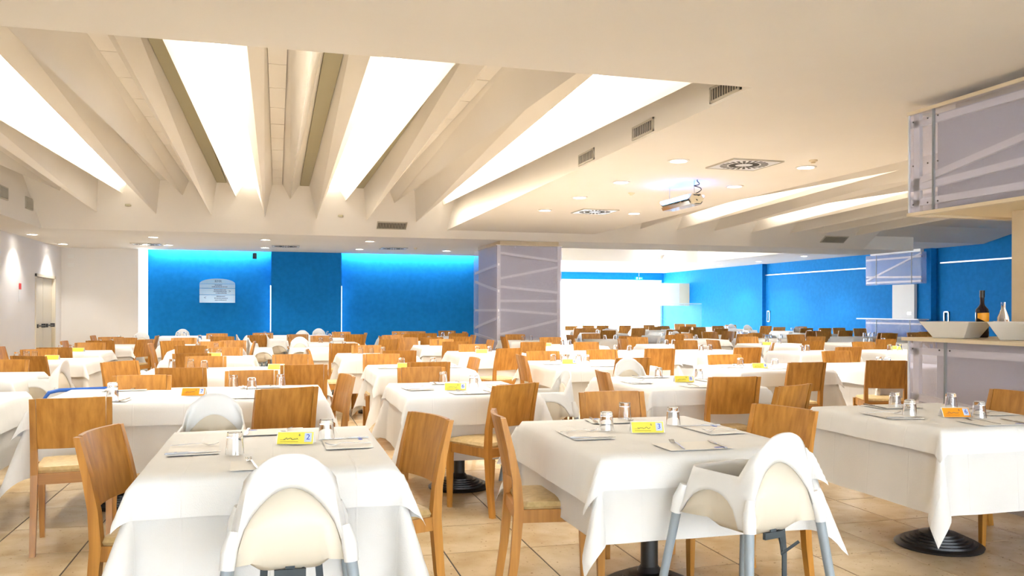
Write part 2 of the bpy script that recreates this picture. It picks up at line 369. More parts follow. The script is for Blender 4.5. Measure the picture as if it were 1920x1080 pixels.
# ------------------------------------------------------------------ table layout (centre x, y, width, depth), rows from the front
ROWS = [
    [(-.02, 3.83, .90, 1.16), (1.76, 3.81, .94, 1.14), (3.70, 4.06, .92, 1.04)],
    [(-2.22, 6.3, .9, 1.1), (-.58, 6.40, 1.76, 1.02), (1.35, 6.36, .92, 1.08), (3.22, 6.48, .96, 1.2)],
    [(-2.62, 8.45, .92, 1.05), (-.40, 8.65, 1.6, 1.15), (1.42, 8.72, .92, 1.1), (3.36, 8.95, 1.1, 1.28), (5.02, 8.0, 1.05, .86), (6.6, 7.95, 1.05, .9)],
    [(-2.58, 10.9, .95, 1.0), (-.80, 11.05, .98, 1.05), (1.27, 11.3, .92, 1.08), (2.85, 11.55, .92, 1.05), (4.80, 11.3, 1.1, 1.1), (6.15, 11.25, .95, 1.05), (7.55, 10.75, .9, .8), (9.0, 10.75, .95, .8)],
    [(-2.82, 13.0, .95, .95), (-1.0, 13.2, .95, 1.0), (.95, 13.5, .95, 1.0), (2.72, 13.8, .95, 1.0), (4.75, 13.6, 1.05, 1.05), (6.65, 13.4, .95, 1.0), (8.65, 13.3, 1.1, .9), (10.7, 13.4, 1.5, .9)],
    [(-2.75, 15.15, .95, .95), (-1.4, 15.45, .95, .95), (.9, 15.5, .95, .95), (2.9, 15.7, .95, .95), (4.75, 15.8, .95, .95), (6.6, 16.0, .95, .95), (8.4, 15.9, .95, .9), (10.2, 15.9, 1.3, .9), (13.2, 16.6, 1.5, .8)],
    [(-2.75, 17.4, .95, .9), (-1.35, 17.5, .8, .9), (-.2, 17.6, .8, .9), (1.2, 17.9, .95, .9), (2.55, 18.2, .8, .9), (3.7, 18.5, .7, .9), (8.9, 18.2, .95, .9), (10.9, 18.3, 1.2, .9), (13.3, 18.9, 1.2, .9)],
    [(-2.0, 19.9, .95, .9), (-.2, 20.0, .95, .9), (1.2, 20.0, .95, .9), (8.2, 20.6, .95, .9), (10.3, 20.8, .95, .9), (12.0, 21.2, 1.2, .9), (14.7, 21.6, 1.2, .9)],
    [(8.6, 23.3, 1.0, .9), (11.2, 23.9, 1.2, .9), (13.9, 24.6, 1.2, .9)],
    [(10.2, 26.2, 1.0, .9), (12.3, 26.8, 1.2, .9), (14.6, 27.0, 1.2, .9)],
]
TAB = []
for r, row in enumerate(ROWS):
    for c, t in enumerate(row):
        rn = 'front row' if r == 0 else f'{ORD[r]} row'
        if r == 0: ph = ['front left table', 'front middle table', 'front right table'][c]
        else: ph = f'{ORD[c]} table from left in {rn}'
        TAB.append(dict(r=r, c=c, x=t[0], y=t[1], w=t[2], d=t[3], ph=ph, ch=[], hc=[]))
TH = .76
def cloth_mesh(name, m, w, d, drop, z, seed, flare=.07, rot=0.0, tip=1.0, fine=1, off=(0, 0), lift=0.0):
    rnd = random.Random(seed); ph = [rnd.uniform(0, 6.28) for _ in range(8)]
    nd = 7 if fine else 4
    def axis(half, dp0, dp1, n):
        a = [-half - dp0 * (1 - i / nd) for i in range(nd)]
        a += [-half + 2 * half * i / n for i in range(n + 1)]
        a += [half + dp1 * (i + 1) / nd for i in range(nd)]
        return a
    dl, dr, df, db = drop - off[0], drop + off[0], drop - off[1], drop + off[1]
    xs = axis(w / 2, dl, dr, 12 if fine else 5); ys = axis(d / 2, df, db, 12 if fine else 5)
    vs = []
    for y in ys:
        for x in xs:
            a = max(0, abs(x) - w / 2); b = max(0, abs(y) - d / 2); sx = 1 if x > 0 else -1; sy = 1 if y > 0 else -1
            cx = max(-w / 2, min(w / 2, x)); cy = max(-d / 2, min(d / 2, y))
            if a == 0 and b == 0:
                zz = z + .0012 * math.sin(9 * x + ph[0]) * math.sin(8 * y + ph[1]) + .001
                vs.append((cx, cy, zz)); continue
            r = math.hypot(a, b); th = math.atan2(b, a)
            s = 2 * th / PI
            wav = (math.sin(cx * 11 + ph[2] + sy * 2) * .5 + math.sin(cx * 23 + ph[3]) * .3 if b > a else math.sin(cy * 11 + ph[4] + sx * 2) * .5 + math.sin(cy * 23 + ph[5]) * .3)
            k = r / max(drop, .01)
            out = .006 + lift * min(1, k * 4) + flare * r + .013 * wav * k
            bul = 0.0
            if a > 0 and b > 0: bul = .30 * r * math.sin(2 * th) ** 1.0
            ox = math.cos(th) * (out + bul) if a > 0 or b == 0 else 0; oy = math.sin(th) * (out + bul)
            if a == 0: ox = 0; oy = out
            if b == 0: oy = 0; ox = out
            dr_ = r * (1 - .10 * math.sin(2 * th) * tip)
            zz = z - max(0, dr_ - .004) * (.985) + (.006 * wav * k)
            vs.append((cx + sx * ox, cy + sy * oy, max(zz, .015)))
    n = len(xs); fs = []
    for j in range(len(ys) - 1):
        for i in range(n - 1): fs.append((j * n + i, j * n + i + 1, (j + 1) * n + i + 1, (j + 1) * n + i))
    me = bpy.data.meshes.new(name); me.from_pydata(vs, [], fs); me.update(); me.materials.append(M[m])
    for p in me.polygons: p.use_smooth = True
    return me
base_me = MB().lathe([(.235, 0), (.24, .012), (.225, .022), (.205, .022), (.203, .034), (.18, .034), (.178, .045), (.155, .045), (.153, .056), (.13, .056), (.128, .067), (.105, .067), (.103, .078), (.06, .085), (.045, .11)], 32).mesh('round_base', 'black', True)
col_me = MB().lathe([(.042, .10), (.042, .70), (.14, .71), (.14, .728)], 16).mesh('column', 'black', True)
cloths = {}
for t in TAB:
    near = t['r'] <= 3
    key = (t['w'], t['d'], t['r'] if near else 9, t['c'] if near else t['c'] % 3)
    seed = t['r'] * 20 + t['c']
    root = empty('dining_table', (t['x'], t['y'], 0), 0, f"pedestal dining table hidden under cloths, {t['ph']}", 'table', 'cloth-covered dining tables'); t['root'] = root
    part('tabletop', MB().box(-t['w'] / 2, t['w'] / 2, -t['d'] / 2, t['d'] / 2, .728, .752), 'oakh', root)
    offs = [-t['w'] / 4, t['w'] / 4] if t['w'] > 1.4 else [0]
    for ox in offs:
        put('round_base', base_me, root, (ox, 0, 0)); put('column', col_me, root, (ox, 0, 0))
    if key not in cloths:
        und = {(0, 1): .36, (0, 2): .44}.get((t['r'], t['c']), .46)
        ov = .17
        rr = random.Random(seed)
        off = (rr.uniform(-.05, .05), rr.uniform(-.05, .05))
        cloths[key] = (cloth_mesh('long_tablecloth', 'cloth2', t['w'] + .004, t['d'] + .004, und, .754, seed + 1, .05, fine=near),
                       cloth_mesh('table_topper', 'cloth', t['w'] + .024, t['d'] + .024, ov, .7565, seed + 2, .13, fine=near, off=off, lift=.012))
    a, b = cloths[key]
    tag(put('long_tablecloth', a, None, (t['x'], t['y'], 0)), f"long ivory under-cloth hanging on {t['ph']}", 'tablecloth', 'long under-cloths')
    tag(put('table_topper', b, None, (t['x'], t['y'], 0)), f"short white overlay cloth on {t['ph']}", 'tablecloth', 'white overlay cloths')

# ------------------------------------------------------------------ chairs (local: back at y=0, faces +y)
def chair_parts():
    P = []
    W = .41
    # rear legs: curved posts
    for s in (-1, 1):
        rings = []
        for z, y, wd, dp in ((0, .015, .030, .034), (.20, .045, .033, .040), (.44, .065, .036, .046), (.58, .055, .034, .040), (.72, .028, .032, .032), (.865, -.008, .030, .024)):
            x = s * (W / 2 - wd / 2)
            rings.append([(x - wd / 2, y - dp / 2, z), (x + wd / 2, y - dp / 2, z), (x + wd / 2, y + dp / 2, z), (x - wd / 2, y + dp / 2, z)])
        P.append(('leg', MB().loft(rings), 'oak'))
        P.append(('leg', MB().bar((s * .192, .452, 0), (s * .197, .445, .45), .026, .026, .042, .042), 'oak'))
    # curved backrest between the posts
    n = 8; outer = []; inner = []
    mb = MB(); rings = []
    for i in range(n + 1):
        u = -1 + 2 * i / n; x = u * (W / 2 - .0335); cv = -.026 * (1 - u * u)
        col = []
        for z, y in ((.585, .052), (.72, .026), (.868, -.008)): col.append((x, y + cv - .009, z))
        for z, y in ((.868, -.008), (.72, .026), (.585, .052)): col.append((x, y + cv + .009, z))
        rings.append(col)
    mb.loft(rings); P.append(('backrest', mb, 'oak'))
    P.append(('rail', MB().box(-.17, .17, .05, .072, .385, .445), 'oakh'))
    P.append(('rail', MB().box(-.178, .178, .434, .456, .385, .445), 'oakh'))
    for s in (-1, 1): P.append(('rail', MB().box(s * .192 - .011, s * .192 + .011, .08, .43, .385, .445), 'oak'))
    def ring(x, y0, y1, z, r=.03):
        pts = []
        for cx, cy, a0 in ((x - r, y1 - r, 0), (-x + r, y1 - r, 90), (-x + r, y0 + r, 180), (x - r, y0 + r, 270)):
            for k in range(4):
                a = math.radians(a0 + k * 30); pts.append((cx + r * math.cos(a), cy + r * math.sin(a), z))
        return pts
    P.append(('seat_cushion', MB().loft([ring(.19, .075, .468, .444), ring(.197, .072, .474, .458), ring(.185, .085, .462, .476), ring(.14, .13, .42, .484)]), 'vinyl'))
    return P
CP = chair_parts()
chair_me = [(n, mb.mesh(n, m, n in ('seat_cushion', 'backrest')), m) for n, mb, m in CP]
far_mb = MB()
for n, mb, m in CP: far_mb.add(mb.v, mb.f)
far_me = bpy.data.meshes.new('far_chair'); far_me.from_pydata(far_mb.v, [], far_mb.f); far_me.update()
bmf = bmesh.new(); bmf.from_mesh(far_me); bmesh.ops.recalc_face_normals(bmf, faces=bmf.faces); bmf.to_mesh(far_me); bmf.free()
far_me.materials.append(M['oak']); far_me.materials.append(M['vinyl'])
k = 0
for n, mb, m in CP:
    for _ in mb.f:
        if m == 'vinyl': far_me.polygons[k].material_index = 1
        k += 1

FACE = {'N': 90, 'F': -90, 'L': 0, 'R': 180}
CH = []   # x, y, facing angle in degrees
def C_px(x, y, f, z=.87):
    p = atz(x, y, z); CH.append([p.x, p.y, FACE.get(f, f)])
def C_w(x, y, f): CH.append([x, y, FACE.get(f, f)])
# nearest chairs, from the two ends of their backs
C_w(-1.10, 5.17, 97); C_w(-.69, 3.77, -13); C_w(.68, 3.90, 198); C_w(1.03, 3.92, -8); C_w(2.49, 3.79, 196); C_w(4.38, 4.17, 180)
C_w(1.53, 5.42, 118); C_w(.06, 5.50, 112); C_w(.50, 6.47, 190); C_w(3.30, 4.90, 114); C_w(5.85, 7.10, 66); C_w(1.95, 4.76, -92)
C_w(3.28, 5.62, 84); C_w(4.88, 7.03, 89); C_w(-1.42, 8.62, -40); C_w(2.54, 6.39, -8); C_w(2.87, 10.47, 112); C_w(2.58, 8.9, -2)
C_w(-.78, 7.60, 88); C_w(-2.50, 9.85, 66); C_w(4.75, 9.98, 84); C_w(3.55, 8.1, 96); C_w(3.9, 9.85, -90); C_w(7.3, 11.4, 150)
PXC = [(10, 674, 'F'), (73, 654.5, 'F'), (102, 651, 'N'), (121, 639, 'L'), (169, 642, 'F'), (188, 638, 'N'), (175, 629, 'L'), (208, 631.5, 'F'), (233, 633, 'F'), (0, 650, 'L'), (266, 703, 'F'), (272, 636, 150), (283, 644, 'L'), (294, 629, 'R'),
       (323, 638.5, -50), (358, 647.5, 'N'), (360, 662, 'N'), (386, 667.5, 'F'), (424, 651, 'F'), (398, 640, 'F'), (436, 638, 'F'), (345, 633, 'F'), (417, 630.5, 'N'), (407, 625, 'F'), (475, 640, 'R'), (485, 628, 'N'), (493, 624, 'F'),
       (547, 664, 'F'), (570, 683, 'N'), (472, 694, 'F'), (580, 655, 'L'), (543, 632, 'L'), (558, 626.6, 'F'), (603, 629, 'F'), (640, 622, 'F'), (665, 626.5, 'N'), (685, 624, 'R'), (644, 643.5, 'N'), (687, 647, 'F'), (730, 635.5, 120), (762, 632.6, 'F'),
       (749, 656.5, 'N'), (715, 663, 'F'), (804, 678, 'N'), (790, 688, 'F'), (752, 621, 'F'), (781, 621, 'F'), (767, 626, 'N'), (801, 624.5, 'N'), (838, 620, 'F'), (860, 624.5, 'N'), (871, 622, 'R'), (736, 628, 'F'), (714, 630, 'L'), (810, 632, 'N'),
       (828, 635.5, 'F'), (865, 631, 'N'), (887, 628, 'R'), (854, 640, 'N'), (886, 645, 'F'), (919, 637, 'R'), (889, 670, 'R'), (945, 631, 'L'), (966, 626.6, 'F'), (1032, 632, 'F'), (1000, 640.7, 'N'), (1018, 658, 'F'), (1069, 627.5, 'L'),
       (1108, 625, 'F'), (1089, 615, 'N'), (1110, 615, 'N'), (1140, 619, 'N'), (1071, 611, 'F'), (1103, 610, 'F'), (1130, 610, 'N'), (1172, 610, 'N'), (1197, 615, 'N'), (1099, 641, 'F'), (1179, 629.6, 'N'), (1195, 632, 'F'), (1168, 635, 'L'),
       (1263, 618, 'N'), (1265, 627.5, 'N'), (1282, 625, 'F'), (1286, 638, 'F'), (1331, 622, 'F'), (1367, 621, 200), (1352, 616, 'N'), (1346, 611, 'F'), (1337, 637, 'L'), (1403, 631, 'F'), (1398, 626, 'N'), (1418, 624, 'N'), (1436, 611, 'N'),
       (1461, 613, 'N'), (1502, 612, 'F'), (1512, 615, 'N'), (1402, 651, 'N'), (1359, 664.5, 'F'), (1492, 627, 'F'), (1525, 620, 'N'), (1544, 621, 'F'), (1530, 630.5, 'N'), (1525, 638.5, 'N'), (1569, 657.5, 'F'), (1591, 650, 'N'), (1619, 640.5, 'F'),
       (1661, 635.5, 'N'), (1660, 624, 'N'), (1612, 615.5, 'F'), (1573, 614.5, 'F'), (1547, 615, 'N'), (1228, 612, 'N'), (1244, 611, 'F'), (1285, 612, 'N'), (1306, 618, 'N'), (1295, 607.5, 'F'), (1217, 609, 'F'), (1274, 607, 'F'), (1311, 613, 'F'), (1370, 609, 'F')]
for p in PXC: C_px(*p)
for p in ((14.0, 16.1, 'F'), (14.75, 16.6, 'F'), (12.9, 15.6, 'N'), (12.9, 14.7, 'F'), (13.6, 18.0, 'N')): C_w(*p)
HC = [(.042, 2.95, 90), (-.33, 4.72, -90), (1.80, 2.95, 105), (2.02, 6.25, 180), (-2.02, 8.5, 172), (3.27, 7.42, -90), (-2.63, 18.2, -90), (-2.1, 20.6, -90), (-.55, 16.2, 10), (-.29, 14.3, 10), (-.05, 16.85, 10), (.53, 18.95, -90), (.36, 14.4, -90), (.96, 20.7, -90),
      (7.97, 19.6, -90), (8.5, 17.3, 100), (14.8, 25.4, -90), (14.5, 23.9, -90), (14.3, 20.9, -90)]
def assign(x, y, ang):
    fx, fy = math.cos(math.radians(ang)), math.sin(math.radians(ang))
    sx, sy = x + fx * .5, y + fy * .5
    best = None
    for t in TAB:
        dx = max(0, abs(sx - t['x']) - t['w'] / 2); dy = max(0, abs(sy - t['y']) - t['d'] / 2)
        v = math.hypot(dx, dy) + .15 * math.hypot(sx - t['x'], sy - t['y'])
        if best is None or v < best[0]: best = (v, t)
    t = best[1]
    rx, ry = (x - t['x']) / (t['w'] / 2), (y - t['y']) / (t['d'] / 2)
    side = ('right' if rx > 0 else 'left') if abs(rx) > abs(ry) * 1.05 else ('far' if ry > 0 else 'near')
    return t, side
slots = {}
for c in CH:
    t, s = assign(*c); slots.setdefault((t['r'], t['c'], s), []).append(c)
def side_labels(lst, side):
    n = len(lst)
    if n == 1: return ['']
    if side in ('near', 'far'):
        lst.sort(key=lambda c: c[0]); w = {2: ['left', 'right'], 3: ['left', 'middle', 'right']}.get(n) or [ORD[i] for i in range(n)]
    else:
        lst.sort(key=lambda c: c[1]); w = {2: ['nearer', 'farther'], 3: ['nearest', 'middle', 'farthest']}.get(n) or [ORD[i] for i in range(n)]
    return [x + ' ' for x in w]
tabd = {(t['r'], t['c']): t for t in TAB}
nch = 0
for (r, cc, s), lst in sorted(slots.items()):
    t = tabd[(r, cc)]
    for pre, c in zip(side_labels(lst, s), lst):
        lab = f"{pre}oak chair on {s} side of {t['ph']}"
        rz = math.radians(c[2] - 90)
        near = math.hypot(c[0], c[1]) < 15.5
        if near:
            root = empty('dining_chair', (c[0], c[1], 0), rz, lab, 'chair', 'oak dining chairs')
            for n, me, m in chair_me: put(n, me, root)
        else:
            tag(put('dining_chair', far_me, None, (c[0], c[1], 0), rz), lab, 'chair', 'oak dining chairs')
        nch += 1

# ------------------------------------------------------------------ high chairs (local: faces +y, back near y=-.17)
def hc_parts():
    n = 64
    def per(u, hx, y0, y1, r):       # rounded rectangle, u in 0..1 starting at back centre going +x
        # corners
        segs = [((0, y0), (hx - r, y0)), ('c', (hx - r, y0 + r), -90), ((hx, y0 + r), (hx, y1 - r)), ('c', (hx - r, y1 - r), 0), ((hx - r, y1), (-hx + r, y1)), ('c', (-hx + r, y1 - r), 90), ((-hx, y1 - r), (-hx, y0 + r)), ('c', (-hx + r, y0 + r), 180), ((-hx + r, y0), (0, y0))]
        fr = [.11, .05, .18, .05, .22, .05, .18, .05, .11]
        for s_, f in zip(segs, fr):
            if u <= f + 1e-9:
                t = u / f
                if s_[0] == 'c': a = math.radians(s_[2] + 90 * t); return (s_[1][0] + r * math.cos(a), s_[1][1] + r * math.sin(a))
                return (s_[0][0] + (s_[1][0] - s_[0][0]) * t, s_[0][1] + (s_[1][1] - s_[0][1]) * t)
            u -= f
        return segs[-1][1]
    top = []; bot = []; mid = []
    for i in range(n):
        u = i / n
        d = min(u, 1 - u)          # 0 at back centre, .5 at front
        # top profile
        if d < .155:
            q = d / .155; zt = .735 + .165 * math.sqrt(max(0, 1 - q ** 2.4))
        else: zt = .735
        # lower arches: back, side, front
        def arch(d, a, b, h): q = (2 * (d - a) / (b - a) - 1); return h * math.sqrt(max(0, 1 - abs(q) ** 2.2)) if abs(q) < 1 else 0
        zb = .55
        if d < .125: zb = .55 + .235 * math.sqrt(max(0, 1 - (d / .125) ** 2))
        elif .175 < d < .335: zb = .55 + arch(d, .175, .335, .115)
        elif d > .385: zb = .55 + .115 * math.sqrt(max(0, 1 - ((.5 - d) / .115) ** 2.2))
        lean = -.045 * max(0, (zt - .735) / .165)
        px, py = per(u, .155, -.125, .185, .045)
        if d < .155: px *= 1 - .10 * ((zt - .735) / .165)
        top.append((px, py + lean, zt))
        f = (zb - .55) / .235
        bx, by = per(u, .195 - .04 * min(1, f * 1.0), -.175 + .045 * min(1, f), .225 - .03 * min(1, f), .03)
        bot.append((bx, by, zb))
    P = []
    rings = []
    for k in range(7):
        t = k / 6
        rings.append([tuple(a[j] + (b[j] - a[j]) * t for j in range(3)) for a, b in zip(top, bot)])
    P.append(('shell', MB().loft(rings, False, False), 'plastic', 'solid'))
    # tub
    rg = [[(p[0] * .965, p[1] * .965, p[2] + .004) for p in bot]]
    for k, (s_, zz) in enumerate(((.95, .66), (.90, .59), (.80, .542), (.62, .515), (.3, .505))):
        ring = []
        for i, p in enumerate(bot):
            px, py = per(i / n, .165 * s_, -.165 * s_ + .01, .155 * s_, .06 * s_)
            ring.append((px, py, min(p[2] + .002, zz)))
        rg.append(ring)
    P.append(('seat_tub', MB().loft(rg, False, True), 'cream', 'solid'))
    for sx in (-1, 1):
        for sy in (-1, 1):
            x0, y0 = sx * .186, (-.166 if sy < 0 else .214)
            P.append(('socket', MB().tube([(x0 * .93, y0 * .93, .66), (x0, y0, .60), (x0 * 1.03, y0 * 1.05, .545)], [.016, .026, .024], 10), 'plastic', ''))
            P.append(('leg', MB().tube([(x0 * 1.0, y0 * 1.0, .59), (x0 * 1.40, y0 * 1.42 , .0)], [.0195, .0165], 10), 'grey', ''))
    def strap(pts, w=.024, t=.0025):
        rings = []
        for p in pts: rings.append([(p[0] - w / 2, p[1] - t, p[2]), (p[0] + w / 2, p[1] - t, p[2]), (p[0] + w / 2, p[1] + t, p[2]), (p[0] - w / 2, p[1] + t, p[2])])
        return MB().loft(rings)
    P.append(('strap', strap([(-.08, -.06, .545), (-.085, -.07, .45), (-.08, -.075, .33)]), 'strap', ''))
    P.append(('strap', strap([(.09, -.07, .545), (.10, -.075, .42), (.095, -.08, .30)]), 'strap', ''))
    P.append(('strap', strap([(.0, -.10, .545), (.0, -.11, .515)], .03).box(-.05, .05, -.118, -.104, .49, .515), 'strap', ''))
    P.append(('strap', MB().tube([(.05, -.08, .54), (.03, -.12, .47), (.0, -.15, .44), (.05, -.19, .49)], .006, 6), 'strap', ''))
    return P
hc_me = []
for n, mb, m, kind in hc_parts(): hc_me.append((n, mb.mesh(n, m, True), kind))
hcl = {}
for hx, hy, ang in HC:
    t, s = assign(hx, hy, ang); hcl.setdefault((t['r'], t['c'], s), []).append((hx, hy, ang))
for (r, cc, s), lst in sorted(hcl.items()):
    for pre, (hx, hy, ang) in zip(side_labels(lst, s), lst):
        root = empty('high_chair', (hx, hy, 0), math.radians(ang - 90), f"{pre}white plastic high chair on {s} side of {tabd[(r, cc)]['ph']}", 'high chair', 'white high chairs')
        for n, me, kind in hc_me:
            if math.hypot(hx, hy) > 12 and n in ('strap', 'socket'): continue
            o = put(n, me, root)
            if kind == 'solid':
                sm = o.modifiers.new('thick', 'SOLIDIFY'); sm.thickness = .009; sm.offset = 0

# ------------------------------------------------------------------ things on the tables
glass_me = MB().lathe([(.0285, .088), (.030, .090), (.0375, .0), (.0355, .0), (.0285, .068), (.0001, .070)], 20, cap0=True, cap1=False).mesh('upturned_glass', 'glass', True)
zt = TH + .0025
def tabat(x, y):
    b = min(TAB, key=lambda t: math.hypot(max(0, abs(x - t['x']) - t['w'] / 2), max(0, abs(y - t['y']) - t['d'] / 2)) + .01 * math.hypot(x - t['x'], y - t['y']))
    # keep inside the top
    x = max(b['x'] - b['w'] / 2 + .07, min(b['x'] + b['w'] / 2 - .07, x)); y = max(b['y'] - b['d'] / 2 + .07, min(b['y'] + b['d'] / 2 - .07, y))
    return b, x, y
GL = {}
def G_px(x, y, dz=0.0):
    p = atz(x, y, zt); t, gx, gy = tabat(p.x, p.y); GL.setdefault((t['r'], t['c']), []).append((gx, gy, dz))
for x, y in ((440, 851), (612, 823), (1137, 806), (1164, 783), (1262, 796), (1678, 763), (1706, 779), (1783, 765), (1836, 783), (211, 752), (439, 723), (472, 731), (526, 721), (828, 716), (888, 726), (1235, 708), (1310, 711),
             (323, 690), (360, 688), (383, 693), (390, 667), (410, 668), (753, 687), (812, 686), (1037, 679), (1058, 679), (1085, 679), (1100, 680), (1388, 687), (1453, 688), (1648, 684), (1664, 685), (676, 663), (696, 662), (718, 663), (895, 661), (918, 661), (32, 674), (50, 673), (65, 672)): G_px(x, y)
GL.setdefault((1, 1), []); s0 = GL[(1, 1)][0]; GL[(1, 1)].append((s0[0], s0[1], .030))
rg = random.Random(5)
for t in TAB:
    if (t['r'], t['c']) in GL or t['r'] > 8: continue
    for k in range(3 if t['w'] > 1.1 else 2):
        GL.setdefault((t['r'], t['c']), []).append((t['x'] + (k - .6) * .17 + rg.uniform(-.05, .05), t['y'] + .1 + rg.uniform(-.1, .1), 0))
for (r, c), lst in sorted(GL.items()):
    lst.sort()
    for i, (gx, gy, dz) in enumerate(lst):
        lab = f"{ORD[i]} upturned glass from left on {tabd[(r, c)]['ph']}"
        if dz: lab = f"glass stacked on another, at left of {tabd[(r, c)]['ph']}"
        tag(put('upturned_glass', glass_me, None, (gx, gy, zt + dz)), lab, 'glass', 'upturned drinking glasses')
def tent(m, sc=1.0):
    w, h, d = .082 * sc, .052 * sc, .028 * sc
    t = .0008
    mb = MB().add([(-w, -d, 0), (w, -d, 0), (w, 0, h), (-w, 0, h), (-w, d, 0), (w, d, 0)], [(0, 1, 2, 3), (3, 2, 5, 4)])
    return mb, w, h, d
def text_mesh(s, size, m, name):
    cu = bpy.data.curves.new(name, 'FONT'); cu.body = s; cu.size = size; cu.align_x = 'CENTER'; cu.align_y = 'CENTER'; cu.extrude = .0002
    ob = bpy.data.objects.new('tmp_text', cu); COL.objects.link(ob)
    dg = bpy.context.evaluated_depsgraph_get(); me = bpy.data.meshes.new_from_object(ob.evaluated_get(dg)); me.name = name
    bpy.data.objects.remove(ob); me.materials.clear(); me.materials.append(M[m]); return me
num = {s: text_mesh(s, .036, 'inkblue', 'number') for s in ('2', '6', '7', '8', '3')}
six = text_mesh('6', .016, 'ink', 'small_number')
def scrib(seed):
    r = random.Random(seed); mb = MB(); x = 0; pts = []
    for i in range(16): pts.append((-.035 + i * .0042, -.008 + r.uniform(0, .010), 0))
    mb.tube(pts, .0011, 4); return mb
tilt = math.atan2(.028, .052)
def card(px, py, col, digit, near, rz=0.0):
    p = atz(px, py, zt); t, x, y = tabat(p.x, p.y)
    root = empty('place_card', (x, y, zt), rz, f"{'orange' if col == 'orange' else 'yellow'} folded name card on {t['ph']}", 'card', 'folded table cards')
    mb, w, h, d = tent(col); part('card', mb, 'paper', root)
    face = MB().add([(-w * .95, -d - .0006, .001), (w * .95, -d - .0006, .001), (w * .95, -.0016, h * .95), (-w * .95, -.0016, h * .95)], [(0, 1, 2, 3)]).add(
        [(-w * .95, -d + .0002, .001), (w * .95, -d + .0002, .001), (w * .95, -.0008, h * .95), (-w * .95, -.0008, h * .95)], [(3, 2, 1, 0)])
    part('slip', face, col, root)
    if near:
        def onface(o, u, v):
            o.parent = root; o.rotation_euler = (PI / 2 - tilt, 0, 0)
            o.location = (u, -d + (v + h / 2) / h * d - .0022, (v + h / 2)); return o
        q = part('number_patch', MB().box(-.016, .016, -.021, .021, -.0003, .0003), 'palepaper', root); onface(q, .056, .002)
        o = put('number', num[digit], root); onface(o, .056, .003); o.location.y -= .0012
        o = put('small_number', six, root); onface(o, .018, .012); o.location.y -= .0005
        q = part('handwriting', scrib(px), 'ink', root); onface(q, -.016, .0); q.location.y -= .0008
        q = part('printed_lines', MB().box(-.06, .02, -.0006, .0006, -.0003, .0003).box(-.06, -.035, .009, .0102, -.0003, .0003), 'food', root); onface(q, -.006, -.016)
for a in ((555, 831, 'yellow', '2', 1), (1213, 810, 'yellow', '3', 1), (1790, 781, 'orange', '6', 1), (364, 741, 'orange', '7', 1), (854, 731, 'yellow', '6', 1), (1282, 716, 'yellow', '8', 1), (518, 692, 'yellow', '7', 1), (1067, 682, 'yellow', '6', 1), (1424, 690, 'yellow', '8', 1),
          (760, 690, 'yellow', '6', 1), (403, 669, 'yellow', '2', 0), (98, 674, 'yellow', '2', 0), (147, 659, 'yellow', '2', 0), (903, 662, 'yellow', '2', 0), (1255, 660, 'yellow', '2', 0), (1006, 649, 'yellow', '2', 0), (1463, 650, 'yellow', '2', 0), (1608, 650, 'yellow', '2', 0)): card(*a, rz=math.radians(-12))
# cutlery and paper mats on the nearest tables
def fork_mesh():
    mb = MB(); w = .011
    prof = [(-.10, .0035, .004), (-.06, .0045, .006), (-.01, .003, .010), (.03, .003, .012), (.045, .008, .008), (.06, .0115, .004)]
    rings = [[(-h, y, z), (h, y, z), (h, y, z + .0018), (-h, y, z + .0018)] for y, h, z in prof]
    mb.loft(rings)
    for k in range(4):
        x = -.0095 + k * .00633
        mb.loft([[(x - .0017, y, z), (x + .0017, y, z), (x + .0017, y, z + .0016), (x - .0017, y, z + .0016)] for y, z in ((.058, .004), (.08, .006), (.10, .014))])
    return mb
fork_me = fork_mesh().mesh('fork', 'steel')
knife_me = MB().loft([[(-h, y, z), (h, y, z), (h, y, z + t), (-h, y, z + t)] for y, h, z, t in ((-.11, .006, .001, .006), (-.02, .0055, .001, .006), (-.005, .004, .002, .003), (.02, .009, .002, .0015), (.08, .009, .002, .0012), (.108, .003, .002, .001))]).mesh('knife', 'steel')
mat_me = MB().box(-.15, .15, -.10, .10, 0, .0012).mesh('sheet', 'paper')
oval_me = MB().lathe([(1, 0), (1, .0004), (.0001, .0005)], 16, cap1=False)
oval_me.v = [(x * .021, y * .010, z + .0013) for x, y, z in oval_me.v]; oval_me = oval_me.mesh('printed_oval', 'inkblue')
SIDE = {'left': (-1, 0), 'right': (1, 0), 'near': (0, -1), 'far': (0, 1)}
def setting(t, side, jx=0.0):
    dx, dy = SIDE[side]
    px = t['x'] + dx * (t['w'] / 2 - .13) + (jx if dy else 0); py = t['y'] + dy * (t['d'] / 2 - .13) + (jx if dx else 0)
    rz = {'left': -PI / 2, 'right': PI / 2, 'near': 0, 'far': PI}[side] + rg.uniform(-.12, .12)
    word = f"{t['ph']}" if not jx else f"{t['ph']}, {'right' if jx > 0 else 'left'} seat"
    z = zt + .001
    root = empty('paper_mat', (px, py, z), rz, f"paper mat with blue oval, {side} place, {word}", 'placemat', 'paper place mats')
    put('sheet', mat_me, root); put('printed_oval', oval_me, root, (.09, -.07, 0))
    c, s = math.cos(rz), math.sin(rz)
    q = lambda a, b: (px + c * a - s * b, py + s * a + c * b)
    fx, fy = q(-.07, .0); kx, ky = q(.12, .0)
    tag(put('fork', fork_me, None, (fx, fy, z + .0015), rz + rg.uniform(-.3, .3)), f"steel fork, {side} place, {word}", 'fork', 'steel forks')
    tag(put('knife', knife_me, None, (kx, ky, z + .0015), rz + rg.uniform(-.15, .15)), f"steel knife, {side} place, {word}", 'knife', 'steel knives')
for r, c in ((0, 0), (0, 1), (0, 2)):
    for s in ('left', 'right', 'near', 'far'): setting(tabd[(r, c)], s)
